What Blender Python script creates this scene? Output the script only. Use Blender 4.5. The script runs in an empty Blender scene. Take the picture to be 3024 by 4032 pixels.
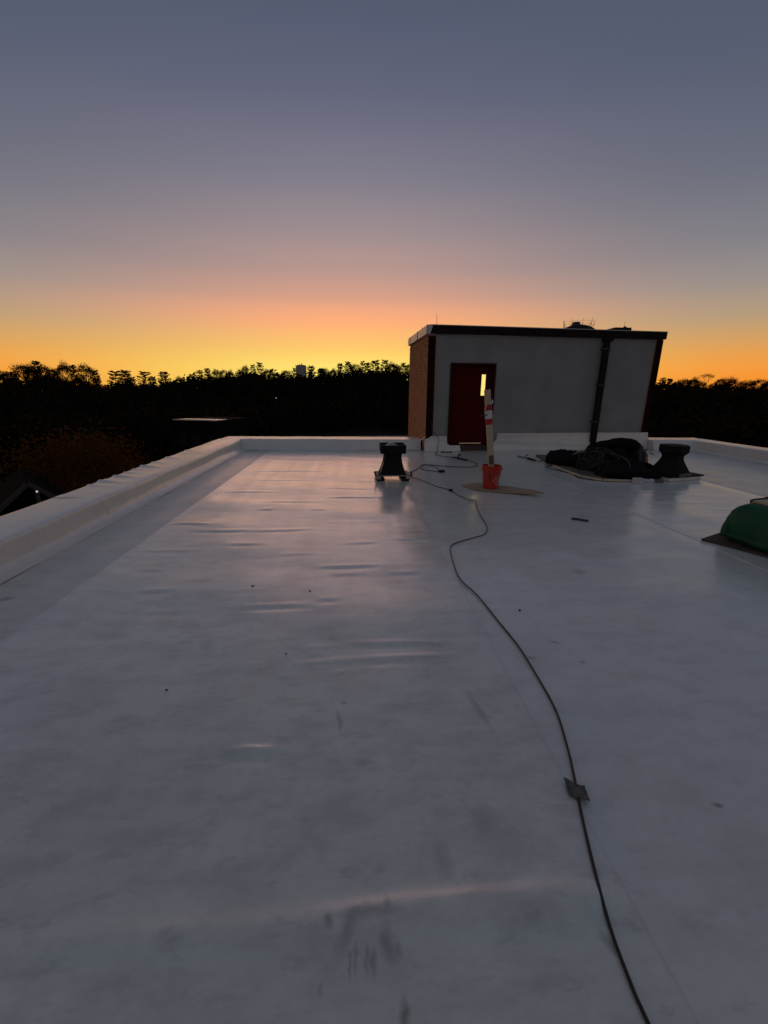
import bpy, math, random
import numpy as np
from mathutils import Vector, Matrix, noise as mnoise

R = math.radians
S = bpy.context.scene
COL = S.collection

# ------------------------------------------------------------------ camera
YAW, PITCH, ROLL, EYE = R(4.06), R(-16.25), R(0.22), 1.55
cy, sy, cp, sp = math.cos(YAW), math.sin(YAW), math.cos(PITCH), math.sin(PITCH)
fwd = Vector((sy * cp, cy * cp, sp)); rgt = Vector((cy, -sy, 0)); upv = rgt.cross(fwd)
r2 = rgt * math.cos(ROLL) + upv * math.sin(ROLL)
u2 = upv * math.cos(ROLL) - rgt * math.sin(ROLL)
cam_d = bpy.data.cameras.new('camera'); cam = bpy.data.objects.new('camera', cam_d); COL.objects.link(cam)
m = Matrix.Identity(4)
for i, v in enumerate((r2, u2, -fwd)):
    for j in range(3):
        m[j][i] = v[j]
m.translation = Vector((0, 0, EYE)); cam.matrix_world = m
cam_d.sensor_fit = 'VERTICAL'; cam_d.sensor_height = 24.0; cam_d.lens = 24.0 * 1636 / 4032
cam_d.clip_start = 0.05; cam_d.clip_end = 6000
S.camera = cam

# ------------------------------------------------------------------ dusk sky
def lin(c):
    o = []
    for v in c:
        v /= 255.0
        o.append(v / 12.92 if v <= 0.04045 else ((v + 0.055) / 1.055) ** 2.4)
    return (*o, 1.0)

GLOW_AZ = R(0.0)                       # the sun has set behind the trees, just left of the penthouse
W = bpy.data.worlds.new('World'); S.world = W; W.use_nodes = True
nt = W.node_tree; nt.nodes.clear()
N = nt.nodes.new; L = nt.links.new
out = N('ShaderNodeOutputWorld'); bg = N('ShaderNodeBackground'); L(bg.outputs[0], out.inputs[0])
bg.inputs[1].default_value = 1.0
tc = N('ShaderNodeTexCoord')
sep = N('ShaderNodeSeparateXYZ'); L(tc.outputs['Generated'], sep.inputs[0])
def math_node(op, a, b=None, clamp=False):
    n = N('ShaderNodeMath'); n.operation = op; n.use_clamp = clamp
    for i, v in enumerate((a, b)):
        if v is None: continue
        if isinstance(v, (int, float)): n.inputs[i].default_value = v
        else: L(v, n.inputs[i])
    return n.outputs[0]
elev = math_node('MULTIPLY', math_node('ARCSINE', sep.outputs[2]), 180 / math.pi)       # degrees
t_el = math_node('DIVIDE', math_node('MAXIMUM', elev, 0.0), 90.0)
t_el = math_node('POWER', t_el, 0.5)                     # finer near the horizon
az = math_node('ARCTAN2', sep.outputs[0], sep.outputs[1])
d_az = math_node('ABSOLUTE', math_node('SUBTRACT', az, GLOW_AZ))
d_az = math_node('MINIMUM', d_az, math_node('SUBTRACT', 2 * math.pi, d_az))
d_deg = math_node('MULTIPLY', d_az, 180 / math.pi)
def ramp(stops):
    n = N('ShaderNodeValToRGB'); cr = n.color_ramp; cr.interpolation = 'CARDINAL'
    pts = sorted((math.sqrt(max(e, 0) / 90.0), lin(c)) for e, c in stops)
    while len(cr.elements) < len(pts): cr.elements.new(0.5)
    for el, (p, c) in zip(cr.elements, pts): el.position = p
    for el, (p, c) in zip(cr.elements, pts): el.position = p; el.color = c
    L(t_el, n.inputs[0]); return n.outputs[0]
# values above 255 are the part of the glow a camera clips
SKY_C = [(0, (430, 232, 104)), (2.0, (425, 232, 112)), (3.4, (405, 223, 112)), (4.8, (375, 206, 108)), (7.4, (284, 182, 115)), (10.2, (232, 164, 129)),
         (13, (194, 152, 138)), (16.5, (167, 143, 141)), (21, (138, 129, 138)), (26.6, (110, 109, 127)), (34, (84, 90, 110)), (50, (81, 87, 101)), (90, (84, 89, 99))]
SKY_S = [(0, (238, 132, 40)), (2.0, (246, 152, 58)), (4.2, (226, 158, 84)), (6.5, (192, 156, 114)), (9.5, (160, 146, 134)), (13, (135, 131, 134)),
         (18, (111, 113, 125)), (25, (90, 96, 113)), (34, (78, 86, 104)), (50, (78, 86, 100)), (90, (84, 89, 99))]
SKY_B = [(0, (90, 84, 84)), (4, (104, 94, 94)), (10, (110, 101, 102)), (18, (102, 98, 103)), (34, (90, 94, 102)), (60, (84, 91, 101)), (90, (84, 89, 99))]
def smooth(a, b, v):
    n = N('ShaderNodeMapRange'); n.interpolation_type = 'SMOOTHSTEP'
    n.inputs[1].default_value = a; n.inputs[2].default_value = b; L(v, n.inputs[0]); return n.outputs[0]
def mixc(f, a, b):
    n = N('ShaderNodeMix'); n.data_type = 'RGBA'; L(f, n.inputs[0]); L(a, n.inputs[6]); L(b, n.inputs[7]); return n.outputs[2]
glow = mixc(smooth(0, 46, d_deg), ramp(SKY_C), ramp(SKY_S))
glow = mixc(smooth(60, 165, d_deg), glow, ramp(SKY_B))
sky = N('ShaderNodeTexSky'); sky.sky_type = 'NISHITA'; sky.sun_disc = False
sky.sun_elevation = R(-2.0); sky.sun_rotation = GLOW_AZ; sky.dust_density = 3; sky.air_density = 1.5; sky.ozone_density = 2
sc = N('ShaderNodeVectorMath'); sc.operation = 'SCALE'; L(sky.outputs[0], sc.inputs[0]); sc.inputs[3].default_value = 0.05
add = N('ShaderNodeVectorMath'); add.operation = 'ADD'; L(glow, add.inputs[0]); L(sc.outputs[0], add.inputs[1])
L(add.outputs[0], bg.inputs[0])

# last direct afterglow: one very weak, very soft, low warm sun in the same direction
sun_d = bpy.data.lights.new('sun', 'SUN'); sun_d.energy = 0.13; sun_d.angle = R(38); sun_d.color = (1.0, .57, .45)
sun = bpy.data.objects.new('sun', sun_d); COL.objects.link(sun)
SUN_EL = R(9.0)
sun.rotation_euler = Vector((-math.sin(GLOW_AZ) * math.cos(SUN_EL), -math.cos(GLOW_AZ) * math.cos(SUN_EL), -math.sin(SUN_EL))).to_track_quat('-Z', 'Y').to_euler()

S.view_settings.view_transform = 'Standard'; S.view_settings.look = 'None'
S.view_settings.exposure = 0.0; S.view_settings.gamma = 1.0
S.render.film_transparent = False
S.cycles.max_bounces = 6; S.cycles.diffuse_bounces = 3; S.cycles.glossy_bounces = 3; S.cycles.transmission_bounces = 4
S.cycles.use_denoising = True
S.cycles.sample_clamp_indirect = 4.0

# ------------------------------------------------------------------ helpers
def tag(o, label=None, cat=None, group=None, kind=None):
    if label: o['label'] = label
    if cat: o['category'] = cat
    if group: o['group'] = group
    if kind: o['kind'] = kind
    return o

def empty(name, loc=(0, 0, 0), rz=0.0):
    o = bpy.data.objects.new(name, None); COL.objects.link(o)
    o.location = loc; o.rotation_euler = (0, 0, rz); o.empty_display_size = 0.1
    return o

def crom(pts, n=8):
    P = [Vector(p) for p in pts]; o = []
    for i in range(len(P) - 1):
        a = P[i - 1] if i else P[0] * 2 - P[1]
        b, c = P[i], P[i + 1]
        d = P[i + 2] if i + 2 < len(P) else P[-1] * 2 - P[-2]
        for k in range(n):
            t = k / n
            o.append(0.5 * ((2 * b) + (c - a) * t + (2 * a - 5 * b + 4 * c - d) * t * t + (3 * b - a - 3 * c + d) * t ** 3))
    o.append(P[-1]); return o

class MB:
    def __init__(s): s.v = []; s.f = []
    def add(s, v, f):
        k = len(s.v); s.v += [tuple(p) for p in v]; s.f += [tuple(i + k for i in q) for q in f]; return s
    def box(s, x0, x1, y0, y1, z0, z1, M=None):
        v = [Vector((x, y, z)) for z in (z0, z1) for x, y in ((x0, y0), (x1, y0), (x1, y1), (x0, y1))]
        if M: v = [M @ p for p in v]
        return s.add(v, [(3, 2, 1, 0), (4, 5, 6, 7), (0, 1, 5, 4), (1, 2, 6, 5), (2, 3, 7, 6), (3, 0, 4, 7)])
    def bevbox(s, x0, x1, y0, y1, z0, z1, b, M=None):
        "box with chamfered edges all round"
        v = []; f = []
        ring = lambda i, z: [(x0 + i, y0 + b, z), (x0 + b, y0 + i, z), (x1 - b, y0 + i, z), (x1 - i, y0 + b, z), (x1 - i, y1 - b, z), (x1 - b, y1 - i, z), (x0 + b, y1 - i, z), (x0 + i, y1 - b, z)]
        def inset(z):
            return [(x0 + b, y0 + b, z)] * 0
        rows = [ring(b * .7, z0), ring(0, z0 + b), ring(0, z1 - b), ring(b * .7, z1)]
        for r in rows: v += [Vector(p) for p in r]
        for k in range(3):
            for i in range(8):
                j = (i + 1) % 8; f.append((k * 8 + i, k * 8 + j, k * 8 + 8 + j, k * 8 + 8 + i))
        f.append(tuple(range(7, -1, -1))); f.append(tuple(range(24, 32)))
        if M: v = [M @ p for p in v]
        return s.add(v, f)
    def prism(s, pts, z0, z1, M=None):
        n = len(pts); v = [Vector((x, y, z0)) for x, y in pts] + [Vector((x, y, z1)) for x, y in pts]
        if M: v = [M @ p for p in v]
        return s.add(v, [tuple(range(n - 1, -1, -1)), tuple(range(n, 2 * n))] + [(i, (i + 1) % n, n + (i + 1) % n, n + i) for i in range(n)])
    def lathe(s, prof, seg=24, c=(0, 0, 0), ph=0.0, cap=True):
        v = []; f = []
        for r, z in prof:
            for i in range(seg):
                a = ph + 2 * math.pi * i / seg; v.append((c[0] + r * math.cos(a), c[1] + r * math.sin(a), c[2] + z))
        for k in range(len(prof) - 1):
            for i in range(seg):
                j = (i + 1) % seg; f.append((k * seg + i, k * seg + j, (k + 1) * seg + j, (k + 1) * seg + i))
        if cap:
            f.append(tuple(range(seg - 1, -1, -1))); n = (len(prof) - 1) * seg; f.append(tuple(range(n, n + seg)))
        return s.add(v, f)
    def tube(s, pts, r, seg=7, n=6, taper=None):
        P = crom(pts, n) if n > 1 else [Vector(p) for p in pts]
        v = []; f = []; up = Vector((0, 0, 1)); side = None
        for i, p in enumerate(P):
            t = (P[min(i + 1, len(P) - 1)] - P[max(i - 1, 0)])
            t = t.normalized() if t.length > 1e-9 else Vector((1, 0, 0))
            ref = side if side is not None else (up.cross(t) if abs(t.z) < .95 else Vector((1, 0, 0)))
            ref = ref - t * ref.dot(t); ref.normalize(); side = ref; b = t.cross(ref)
            rr = r if taper is None else r + (taper - r) * i / (len(P) - 1)
            for k in range(seg):
                a = 2 * math.pi * k / seg; v.append(p + ref * (rr * math.cos(a)) + b * (rr * math.sin(a)))
        for i in range(len(P) - 1):
            for k in range(seg):
                j = (k + 1) % seg; f.append((i * seg + k, i * seg + j, (i + 1) * seg + j, (i + 1) * seg + k))
        f.append(tuple(range(seg - 1, -1, -1))); e = (len(P) - 1) * seg; f.append(tuple(range(e, e + seg)))
        return s.add(v, f)
    def mesh(s, name, mat, smooth=False):
        me = bpy.data.meshes.new(name); me.from_pydata(s.v, [], s.f); me.update()
        if mat: me.materials.append(mat)
        if smooth:
            me.polygons.foreach_set('use_smooth', [True] * len(me.polygons))
        return me
    def build(s, name, mat, parent=None, smooth=False, loc=(0, 0, 0), rot=(0, 0, 0)):
        o = bpy.data.objects.new(name, s.mesh(name, mat, smooth)); COL.objects.link(o)
        o.location = loc; o.rotation_euler = rot
        if parent: o.parent = parent
        return o

def auto_smooth(o, deg=35):
    me = o.data
    me.polygons.foreach_set('use_smooth', [True] * len(me.polygons))
    try: me.set_sharp_from_angle(angle=R(deg))
    except Exception: pass
    return o

# ------------------------------------------------------------------ materials
def new_mat(name):
    m = bpy.data.materials.new(name); m.use_nodes = True
    return m, m.node_tree, m.node_tree.nodes['Principled BSDF']

def mat(name, col, rough=0.6, var=0.15, scale=8.0, bump=0.0, bscale=60.0, metal=0.0, spec=0.5, stretch=(1, 1, 1), coat=0.0):
    m, t, p = new_mat(name)
    co = t.nodes.new('ShaderNodeTexCoord'); mp = t.nodes.new('ShaderNodeMapping'); mp.inputs['Scale'].default_value = stretch
    t.links.new(co.outputs['Object'], mp.inputs[0])
    nz = t.nodes.new('ShaderNodeTexNoise'); nz.inputs['Scale'].default_value = scale; nz.inputs['Detail'].default_value = 6
    t.links.new(mp.outputs[0], nz.inputs['Vector'])
    r = t.nodes.new('ShaderNodeValToRGB')
    r.color_ramp.elements[0].position = .3; r.color_ramp.elements[1].position = .7
    r.color_ramp.elements[0].color = (*[max(0, c * (1 - var)) for c in col], 1); r.color_ramp.elements[1].color = (*[min(1, c * (1 + var)) for c in col], 1)
    t.links.new(nz.outputs[0], r.inputs[0]); t.links.new(r.outputs[0], p.inputs['Base Color'])
    p.inputs['Roughness'].default_value = rough; p.inputs['Metallic'].default_value = metal
    p.inputs['Specular IOR Level'].default_value = spec
    if bump:
        n2 = t.nodes.new('ShaderNodeTexNoise'); n2.inputs['Scale'].default_value = bscale; n2.inputs['Detail'].default_value = 4
        t.links.new(mp.outputs[0], n2.inputs['Vector'])
        b = t.nodes.new('ShaderNodeBump'); b.inputs['Strength'].default_value = bump; b.inputs['Distance'].default_value = .01
        t.links.new(n2.outputs[0], b.inputs['Height']); t.links.new(b.outputs[0], p.inputs['Normal'])
    return m

def emit(name, col, strength):
    m, t, p = new_mat(name)
    p.inputs['Base Color'].default_value = (*col, 1); p.inputs['Emission Color'].default_value = (*col, 1); p.inputs['Emission Strength'].default_value = strength
    return m

STAINS = [  # x, y, half length x, half length y, strength, turn
    (-0.097, 1.673, .012, .06, .55, .15), (-0.082, 1.798, .022, .008, .6, 0), (0.011, 0.885, .07, .020, .50, 0), (-0.045, .845, .02, .05, .5, -.5), (-0.097, 0.873, .012, .016, .6, 0.3),
    (0.076, 0.907, .010, .02, .5, 0), (0.075, .80, .02, .04, .55, .2), (0.104, 0.793, .008, .02, .4, 0), (0.029, 0.765, .009, .03, .6, 0), (0.012, .775, .006, .03, .5, 0), (-.02, .78, .006, .03, .4, 0),
    (-.04, .77, .006, .025, .45, 0), (0.106, 0.656, .012, .03, .8, 0), (-.11, .72, .008, .015, .4, 0), (0.602, 1.712, .018, .12, .45, .2), (1.045, 2.103, .03, .02, .55, 0), (1.265, 2.248, .04, .012, .5, -.5),
    (1.334, 2.047, .02, .014, .5, 0), (1.992, 3.302, .05, .05, .5, 0), (1.392, 1.15, .016, .008, .8, 0), (0.015, 1.434, .04, .02, .4, 0), (0.278, 1.026, .03, .06, .3, 0), (-2.701, 3.076, .06, .03, .5, .4),
    (-0.163, 2.397, .03, .03, .35, 0), (0.458, 1.147, .05, .06, .25, 0), (0.321, 1.186, .05, .04, .22, 0), (.72, .77, .012, .03, .5, .5), (-1.3, 3.3, .10, .05, .35, 0), (-1.15, 2.6, .06, .08, .3, .4),
    (.35, 4.45, .35, .05, .4, 0), (-1.05, 4.1, .12, .08, .35, .3), (-.4, 3.95, .18, .05, .3, 0), (-.7, 5.1, .3, .05, .3, 0), (.3, 3.2, .12, .05, .3, 0), (-1.6, 2.5, .1, .05, .28, 0), (-.95, 2.35, .05, .08, .28, .3)]

def membrane(name, col, rough, dirt, stains, coat=.7):
    "white single-ply roofing sheet: scuffs, footmarks and a soft uneven gloss"
    m, t, p = new_mat(name); n = t.nodes.new; l = t.links.new
    g = n('ShaderNodeNewGeometry')
    def nz(scale, detail, stretch, rough=.55):
        mp = n('ShaderNodeMapping'); mp.inputs['Scale'].default_value = stretch; l(g.outputs['Position'], mp.inputs[0])
        x = n('ShaderNodeTexNoise'); x.inputs['Scale'].default_value = scale; x.inputs['Detail'].default_value = detail; x.inputs['Roughness'].default_value = rough
        l(mp.outputs[0], x.inputs['Vector']); return x
    def rng(v, a, b, c, d):
        x = n('ShaderNodeMapRange'); x.inputs[1].default_value = a; x.inputs[2].default_value = b; x.inputs[3].default_value = c; x.inputs[4].default_value = d
        l(v, x.inputs[0]); return x.outputs[0]
    def mul(a, b):
        x = n('ShaderNodeMath'); x.operation = 'MULTIPLY'
        for i, v in enumerate((a, b)):
            if isinstance(v, float): x.inputs[i].default_value = v
            else: l(v, x.inputs[i])
        return x.outputs[0]
    broad = nz(1.1, 5, (1, 1, 1)); smudge = nz(3.2, 6, (1, 2.2, 1), .65); grit = nz(26, 4, (1, 1.3, 1), .6)
    f = mul(rng(broad.outputs[0], .35, .68, 1.0 - .14 * dirt, 1.0), rng(smudge.outputs[0], .36, .56, 1.0 - .28 * dirt, 1.0))
    f = mul(f, rng(grit.outputs[0], .3, .5, 1.0 - .10 * dirt, 1.0))
    streak = nz(2.6, 3, (1.9, .10, .10), .5)
    f = mul(f, rng(streak.outputs[0], .34, .62, 1.0 - .08 * dirt, 1.0))
    scuff = nz(6.5, 5, (1, 2.4, 1), .7)
    f = mul(f, rng(scuff.outputs[0], .56, .70, 1.0, 1.0 - .30 * dirt))
    if stains:
        sx = n('ShaderNodeSeparateXYZ'); l(g.outputs['Position'], sx.inputs[0])
        for seam in (-2.27, .85, 3.70, 6.28):
            a_ = n('ShaderNodeMath'); a_.operation = 'SUBTRACT'; l(sx.outputs[0], a_.inputs[0]); a_.inputs[1].default_value = seam
            b_ = n('ShaderNodeMath'); b_.operation = 'ABSOLUTE'; l(a_.outputs[0], b_.inputs[0])
            f = mul(f, rng(b_.outputs[0], .002, .010, .88, 1.0))
        wob = nz(14, 4, (1, 1, 1)); vm = n('ShaderNodeVectorMath'); vm.operation = 'MULTIPLY_ADD'
        l(wob.outputs[1], vm.inputs[0]); vm.inputs[1].default_value = (.05, .05, 0); l(g.outputs['Position'], vm.inputs[2])
        for (x, y, rx, ry, st, an) in STAINS:
            mp = n('ShaderNodeMapping'); mp.vector_type = 'TEXTURE'
            mp.inputs['Location'].default_value = (x + .025, y + .025, 0); mp.inputs['Rotation'].default_value = (0, 0, an); mp.inputs['Scale'].default_value = (rx * 1.5, ry * 1.5, 1000)
            l(vm.outputs[0], mp.inputs[0])
            ln = n('ShaderNodeVectorMath'); ln.operation = 'LENGTH'; l(mp.outputs[0], ln.inputs[0])
            f = mul(f, rng(ln.outputs['Value'], .25, 1.0, 1.0 - st, 1.0))
    c = n('ShaderNodeMix'); c.data_type = 'RGBA'
    dk = (col[0] * .20, col[1] * .20, col[2] * .19)
    c.inputs[6].default_value = (*dk, 1); c.inputs[7].default_value = (*col, 1); l(f, c.inputs[0])
    l(c.outputs[2], p.inputs['Base Color'])
    l(rng(smudge.outputs[0], .3, .7, rough + .08, rough - .04), p.inputs['Roughness']); l(rng(streak.outputs[0], .3, .7, .27, .15), p.inputs['Coat Roughness'])
    p.inputs['Specular IOR Level'].default_value = 1.0
    p.inputs['Coat Weight'].default_value = coat; p.inputs['Coat Roughness'].default_value = .24; p.inputs['Coat IOR'].default_value = 2.15
    b1 = n('ShaderNodeBump'); b1.inputs['Strength'].default_value = .05; b1.inputs['Distance'].default_value = .012; l(nz(5.5, 3, (.35, 1.6, 1)).outputs[0], b1.inputs['Height'])
    b2 = n('ShaderNodeBump'); b2.inputs['Strength'].default_value = .04; b2.inputs['Distance'].default_value = .004; l(nz(60, 3, (1, 1, 1)).outputs[0], b2.inputs['Height']); l(b1.outputs[0], b2.inputs['Normal'])
    l(b2.outputs[0], p.inputs['Normal']); l(b2.outputs[0], p.inputs['Coat Normal'])
    return m

def leaf_mat(name, a, b):
    m, t, p = new_mat(name); n = t.nodes.new; l = t.links.new
    g = n('ShaderNodeNewGeometry'); oi = n('ShaderNodeObjectInfo')
    mx = n('ShaderNodeMix'); mx.data_type = 'RGBA'; mx.inputs[6].default_value = (*a, 1); mx.inputs[7].default_value = (*b, 1)
    l(g.outputs['Random Per Island'], mx.inputs[0]); l(mx.outputs[2], p.inputs['Base Color'])
    p.inputs['Roughness'].default_value = .9; p.inputs['Specular IOR Level'].default_value = .04
    tr = n('ShaderNodeBsdfTranslucent'); l(mx.outputs[2], tr.inputs[0]); ms = n('ShaderNodeMixShader'); ms.inputs[0].default_value = .3
    l(p.outputs[0], ms.inputs[1]); l(tr.outputs[0], ms.inputs[2]); l(ms.outputs[0], t.nodes['Material Output'].inputs[0])
    return m

M_ROOF = membrane('white_roof_membrane', (.82, .81, .745), .42, 1.0, True, 1.0)
M_ROOF2 = membrane('clean_roof_membrane', (.80, .80, .755), .48, .6, True, .8)
M_STRIP = membrane('edge_roof_membrane', (.71, .71, .68), .52, .6, True, .4)
M_FLASH = membrane('flashing_membrane', (.785, .79, .755), .48, .35, False, .6)
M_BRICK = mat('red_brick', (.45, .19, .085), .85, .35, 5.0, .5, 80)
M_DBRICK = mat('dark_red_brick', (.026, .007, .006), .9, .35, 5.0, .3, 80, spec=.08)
M_MORTAR = mat('brick_mortar', (.36, .16, .08), .95, .15, 20)
M_GREY = mat('grey_wall_coating', (.28, .287, .282), .9, .13, 1.2, .25, 90)
M_COPING = mat('white_metal_coping', (.62, .60, .58), .4, .06, 4.0, 0, 0, .0)
M_FASCIA = mat('dark_fascia_metal', (.018, .013, .011), .8, .25, 4.0, spec=.12)
M_DOOR = mat('red_door_paint', (.075, .002, .002), .7, .10, 3.0, spec=.12)
M_FRAME = mat('dark_door_frame_paint', (.04, .008, .006), .7, .15, 5.0, spec=.15)
M_WOOD = mat('bare_timber', (.50, .40, .29), .75, .25, 4.0, .25, 40, stretch=(6, 6, .6))
M_PLY = mat('plywood', (.36, .27, .18), .8, .22, 3.0, .2, 50, stretch=(1, 6, 1))
M_PLYD = mat('weathered_plywood', (.16, .13, .09), .85, .3, 3.0, .2, 50, stretch=(1, 6, 1))
M_SILL = mat('dark_stained_timber', (.07, .045, .032), .85, .3, 3.0)
M_PLYEDGE = mat('pale_plywood_edge', (.55, .48, .36), .8, .2, 30.0)
M_BLACK = mat('black_sheet_metal', (.009, .010, .0095), .75, .35, 6.0, .15, 30, spec=.2)
M_RUBBER = mat('black_rubber', (.007, .007, .007), .75, .2, 20.0)
M_CORD = mat('black_cord_jacket', (.010, .010, .011), .45, .2, 40.0)
M_TARP = mat('black_tarp', (.005, .005, .005), .8, .4, 6.0, .3, 12, spec=.15)
M_BLUETARP = mat('dark_blue_plastic', (.012, .02, .03), .35, .3, 6.0)
M_WIRE = mat('grey_wire', (.045, .040, .032), .5, .3, 30.0)
M_RED = mat('red_bucket_plastic', (.50, .030, .012), .5, .10, 3.0)
M_REDTAPE = mat('red_tape', (.42, .015, .02), .35, .1, 8.0)
M_WTAPE = mat('white_tape', (.62, .63, .64), .35, .1, 8.0)
M_PRINT = mat('white_print', (.60, .55, .54), .6, .12, 40.0)
M_DPRINT = mat('dark_print', (.10, .010, .008), .6, .1, 40.0)
M_GREEN = mat('green_plastic_fabric', (.005, .072, .031), .6, .3, 5.0, .3, 14, spec=.3)
M_STEEL = mat('galvanised_steel', (.35, .36, .37), .45, .15, 10.0, 0, 0, .8)
M_DARKSTEEL = mat('dark_steel', (.06, .065, .07), .5, .3, 20.0, 0, 0, .5)
M_PAD = mat('grey_rubber_pad', (.13, .125, .115), .9, .4, 90.0, .6, 200)
M_PAPER = mat('pale_scrap', (.55, .55, .57), .6, .1, 10.0)
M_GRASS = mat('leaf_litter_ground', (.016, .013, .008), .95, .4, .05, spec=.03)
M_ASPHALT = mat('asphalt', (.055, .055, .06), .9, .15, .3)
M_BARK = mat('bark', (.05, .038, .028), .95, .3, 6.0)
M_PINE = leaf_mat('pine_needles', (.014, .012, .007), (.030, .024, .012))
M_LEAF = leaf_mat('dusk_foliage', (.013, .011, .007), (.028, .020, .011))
M_AUTUMN = leaf_mat('autumn_foliage', (.088, .037, .009), (.125, .051, .011))
M_TWIG = mat('bare_twigs', (.10, .06, .035), .9, .2, 6)
M_TANK = mat('pale_tank_paint', (.40, .36, .34), .6, .12, .4)
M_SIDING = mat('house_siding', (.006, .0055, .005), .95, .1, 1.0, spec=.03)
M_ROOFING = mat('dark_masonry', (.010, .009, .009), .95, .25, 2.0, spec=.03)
M_BARGE = mat('dull_barge_paint', (.055, .052, .05), .9, .15, 2.0)
M_LITE = emit('lit_door_glass', lin((255, 226, 122))[:3], 1.0)
M_GAP = emit('light_under_door', lin((255, 236, 190))[:3], .5)
M_LAMP = emit('lamp_glow', (1, .93, .82), .55)

# ------------------------------------------------------------------ ground and far terrain
RIDGE = [(-180, 6), (-60, 5), (-42.6, 5.3), (-37.3, 7.6), (-33.3, 8.8), (-29.0, 5.8), (-25.8, 5.7), (-22.7, 6.9), (-18.5, 10.3), (-12.5, 12.6), (-7.9, 11.7), (-3.0, 13.7), (6.9, 16.4), (19.8, 13.0), (28.6, 9.5), (36.4, 6.3), (41.0, 5.5), (45.5, 5.3), (51.8, 5.1), (70, 5), (180, 6)]
RA = [a for a, _ in RIDGE]; RZ = [z for _, z in RIDGE]
GROUND = -12.0
def terrain(x, y):
    r = math.hypot(x, y); a = math.degrees(math.atan2(x, y))
    top = float(np.interp(a, RA, RZ)) - 7.5
    if r < 130: base = GROUND
    elif r < 290:
        t = (r - 130) / 160; t = t * t * (3 - 2 * t); base = GROUND + (top - GROUND) * t
    else: base = top + (GROUND - 6 - top) * min(1, (r - 290) / 900)
    w = min(1, max(0, (r - 60) / 120))
    return base + w * 1.2 * mnoise.noise(Vector((x * .02, y * .02, 3.1)))
mb = MB(); radii = [0, 6, 14, 25, 40, 60, 80, 100, 120, 140, 160, 180, 200, 220, 240, 260, 275, 290, 305, 330, 370, 430, 520, 700, 1000, 1500, 2400, 4000]; NA = 144
for r in radii:
    for i in range(NA):
        a = 2 * math.pi * i / NA; x, y = r * math.sin(a), r * math.cos(a)
        mb.v.append((x, y, terrain(x, y)))
for k in range(len(radii) - 1):
    for i in range(NA):
        j = (i + 1) % NA; mb.f.append((k * NA + i, k * NA + j, (k + 1) * NA + j, (k + 1) * NA + i))
tag(mb.build('ground', M_GRASS, smooth=True), kind='structure')
mb = MB(); nx, ny = 12, 16
for j in range(ny + 1):
    for i in range(nx + 1):
        x = -20 + 44 * i / nx; y = 62 + 70 * j / ny; mb.v.append((x, y, terrain(x, y) + .08))
for j in range(ny):
    for i in range(nx):
        k = j * (nx + 1) + i; mb.f.append((k, k + 1, k + nx + 2, k + nx + 1))
tag(mb.build('parking_lot', M_ASPHALT), kind='structure')

# ------------------------------------------------------------------ roof deck, membrane sheets
random.seed(11)
deck = MB().box(-3.66, 9.76, -6, 11.1, -11.9, -.03).build('roof_deck', M_MORTAR)
tag(deck, kind='structure')
def front_y(x): return 11.38 - .062 * x           # foot of the front parapet (slightly out of square)
WR = [(-0.846, 2.852, -0.375, 2.846, .9), (-0.278, 2.944, -0.15, 2.936, .7), (-0.35, 2.311, -0.126, 2.288, .8), (-0.367, 2.141, -0.015, 2.159, .8), (-0.015, 2.159, 0.606, 2.162, .8), (-0.063, 2.325, 0.555, 2.294, .6),
      (-0.583, 1.524, -0.357, 1.522, 1.7), (-0.352, 1.36, -0.249, 1.359, .3), (-1.93, 3.599, -1.713, 3.558, .8), (-1.721, 3.176, -1.46, 3.146, .8), (-2.2, 4.951, -1.744, 4.9, 1.0), (-1.866, 4.661, -1.174, 4.638, .8), (-1.17, 4.619, -0.478, 4.652, .7),
      (-0.422, 6.164, 0.386, 6.104, 1.0), (-0.5, 6.77, 0.421, 6.665, .8), (-0.346, 4.91, 0.309, 4.872, .9), (-0.358, 3.559, 0.202, 3.554, .8), (0.26, 3.382, 0.557, 3.391, .7), (-0.233, 3.386, 0.057, 3.378, .5), (0.63, 3.028, 0.76, 2.877, .8),
      (-0.141, 4.143, 0.265, 4.18, .7), (-0.585, 5.47, -0.414, 5.461, .9), (-1.275, 5.535, -1.104, 5.525, .9), (-1.342, 4.215, -0.942, 4.191, .7), (-1.819, 7.494, -0.543, 7.427, .9), (0.41, 4.268, 0.75, 4.212, .8), (0.532, 4.757, 0.666, 4.719, .7),
      (-2.1, 8.379, -0.497, 8.265, .8), (-1.324, 5.943, -0.442, 5.894, .8), (-2.0, 6.6, -1.2, 6.55, .7), (-.2, 7.3, .5, 7.25, .7)]
for k in range(12):                                                    # many fine cross-ripples further out
    x = random.uniform(-2.1, .2); y = random.uniform(2.6, 9.5) ; ln = random.uniform(.15, .6)
    WR.append((x, y, min(x + ln, .7), y + random.uniform(-.03, .03), random.uniform(.12, .35)))
BIGFOLD = [(-1.3, .90), (-0.764, 0.875), (-0.507, 0.864), (-0.211, 0.865), (0.058, 0.881), (0.379, 0.886), (0.584, 0.886), (0.733, 0.883), (.82, .88)]
SEAMS = [-3.02, -2.27, 0.85, 3.70, 6.28, 9.42]
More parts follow.
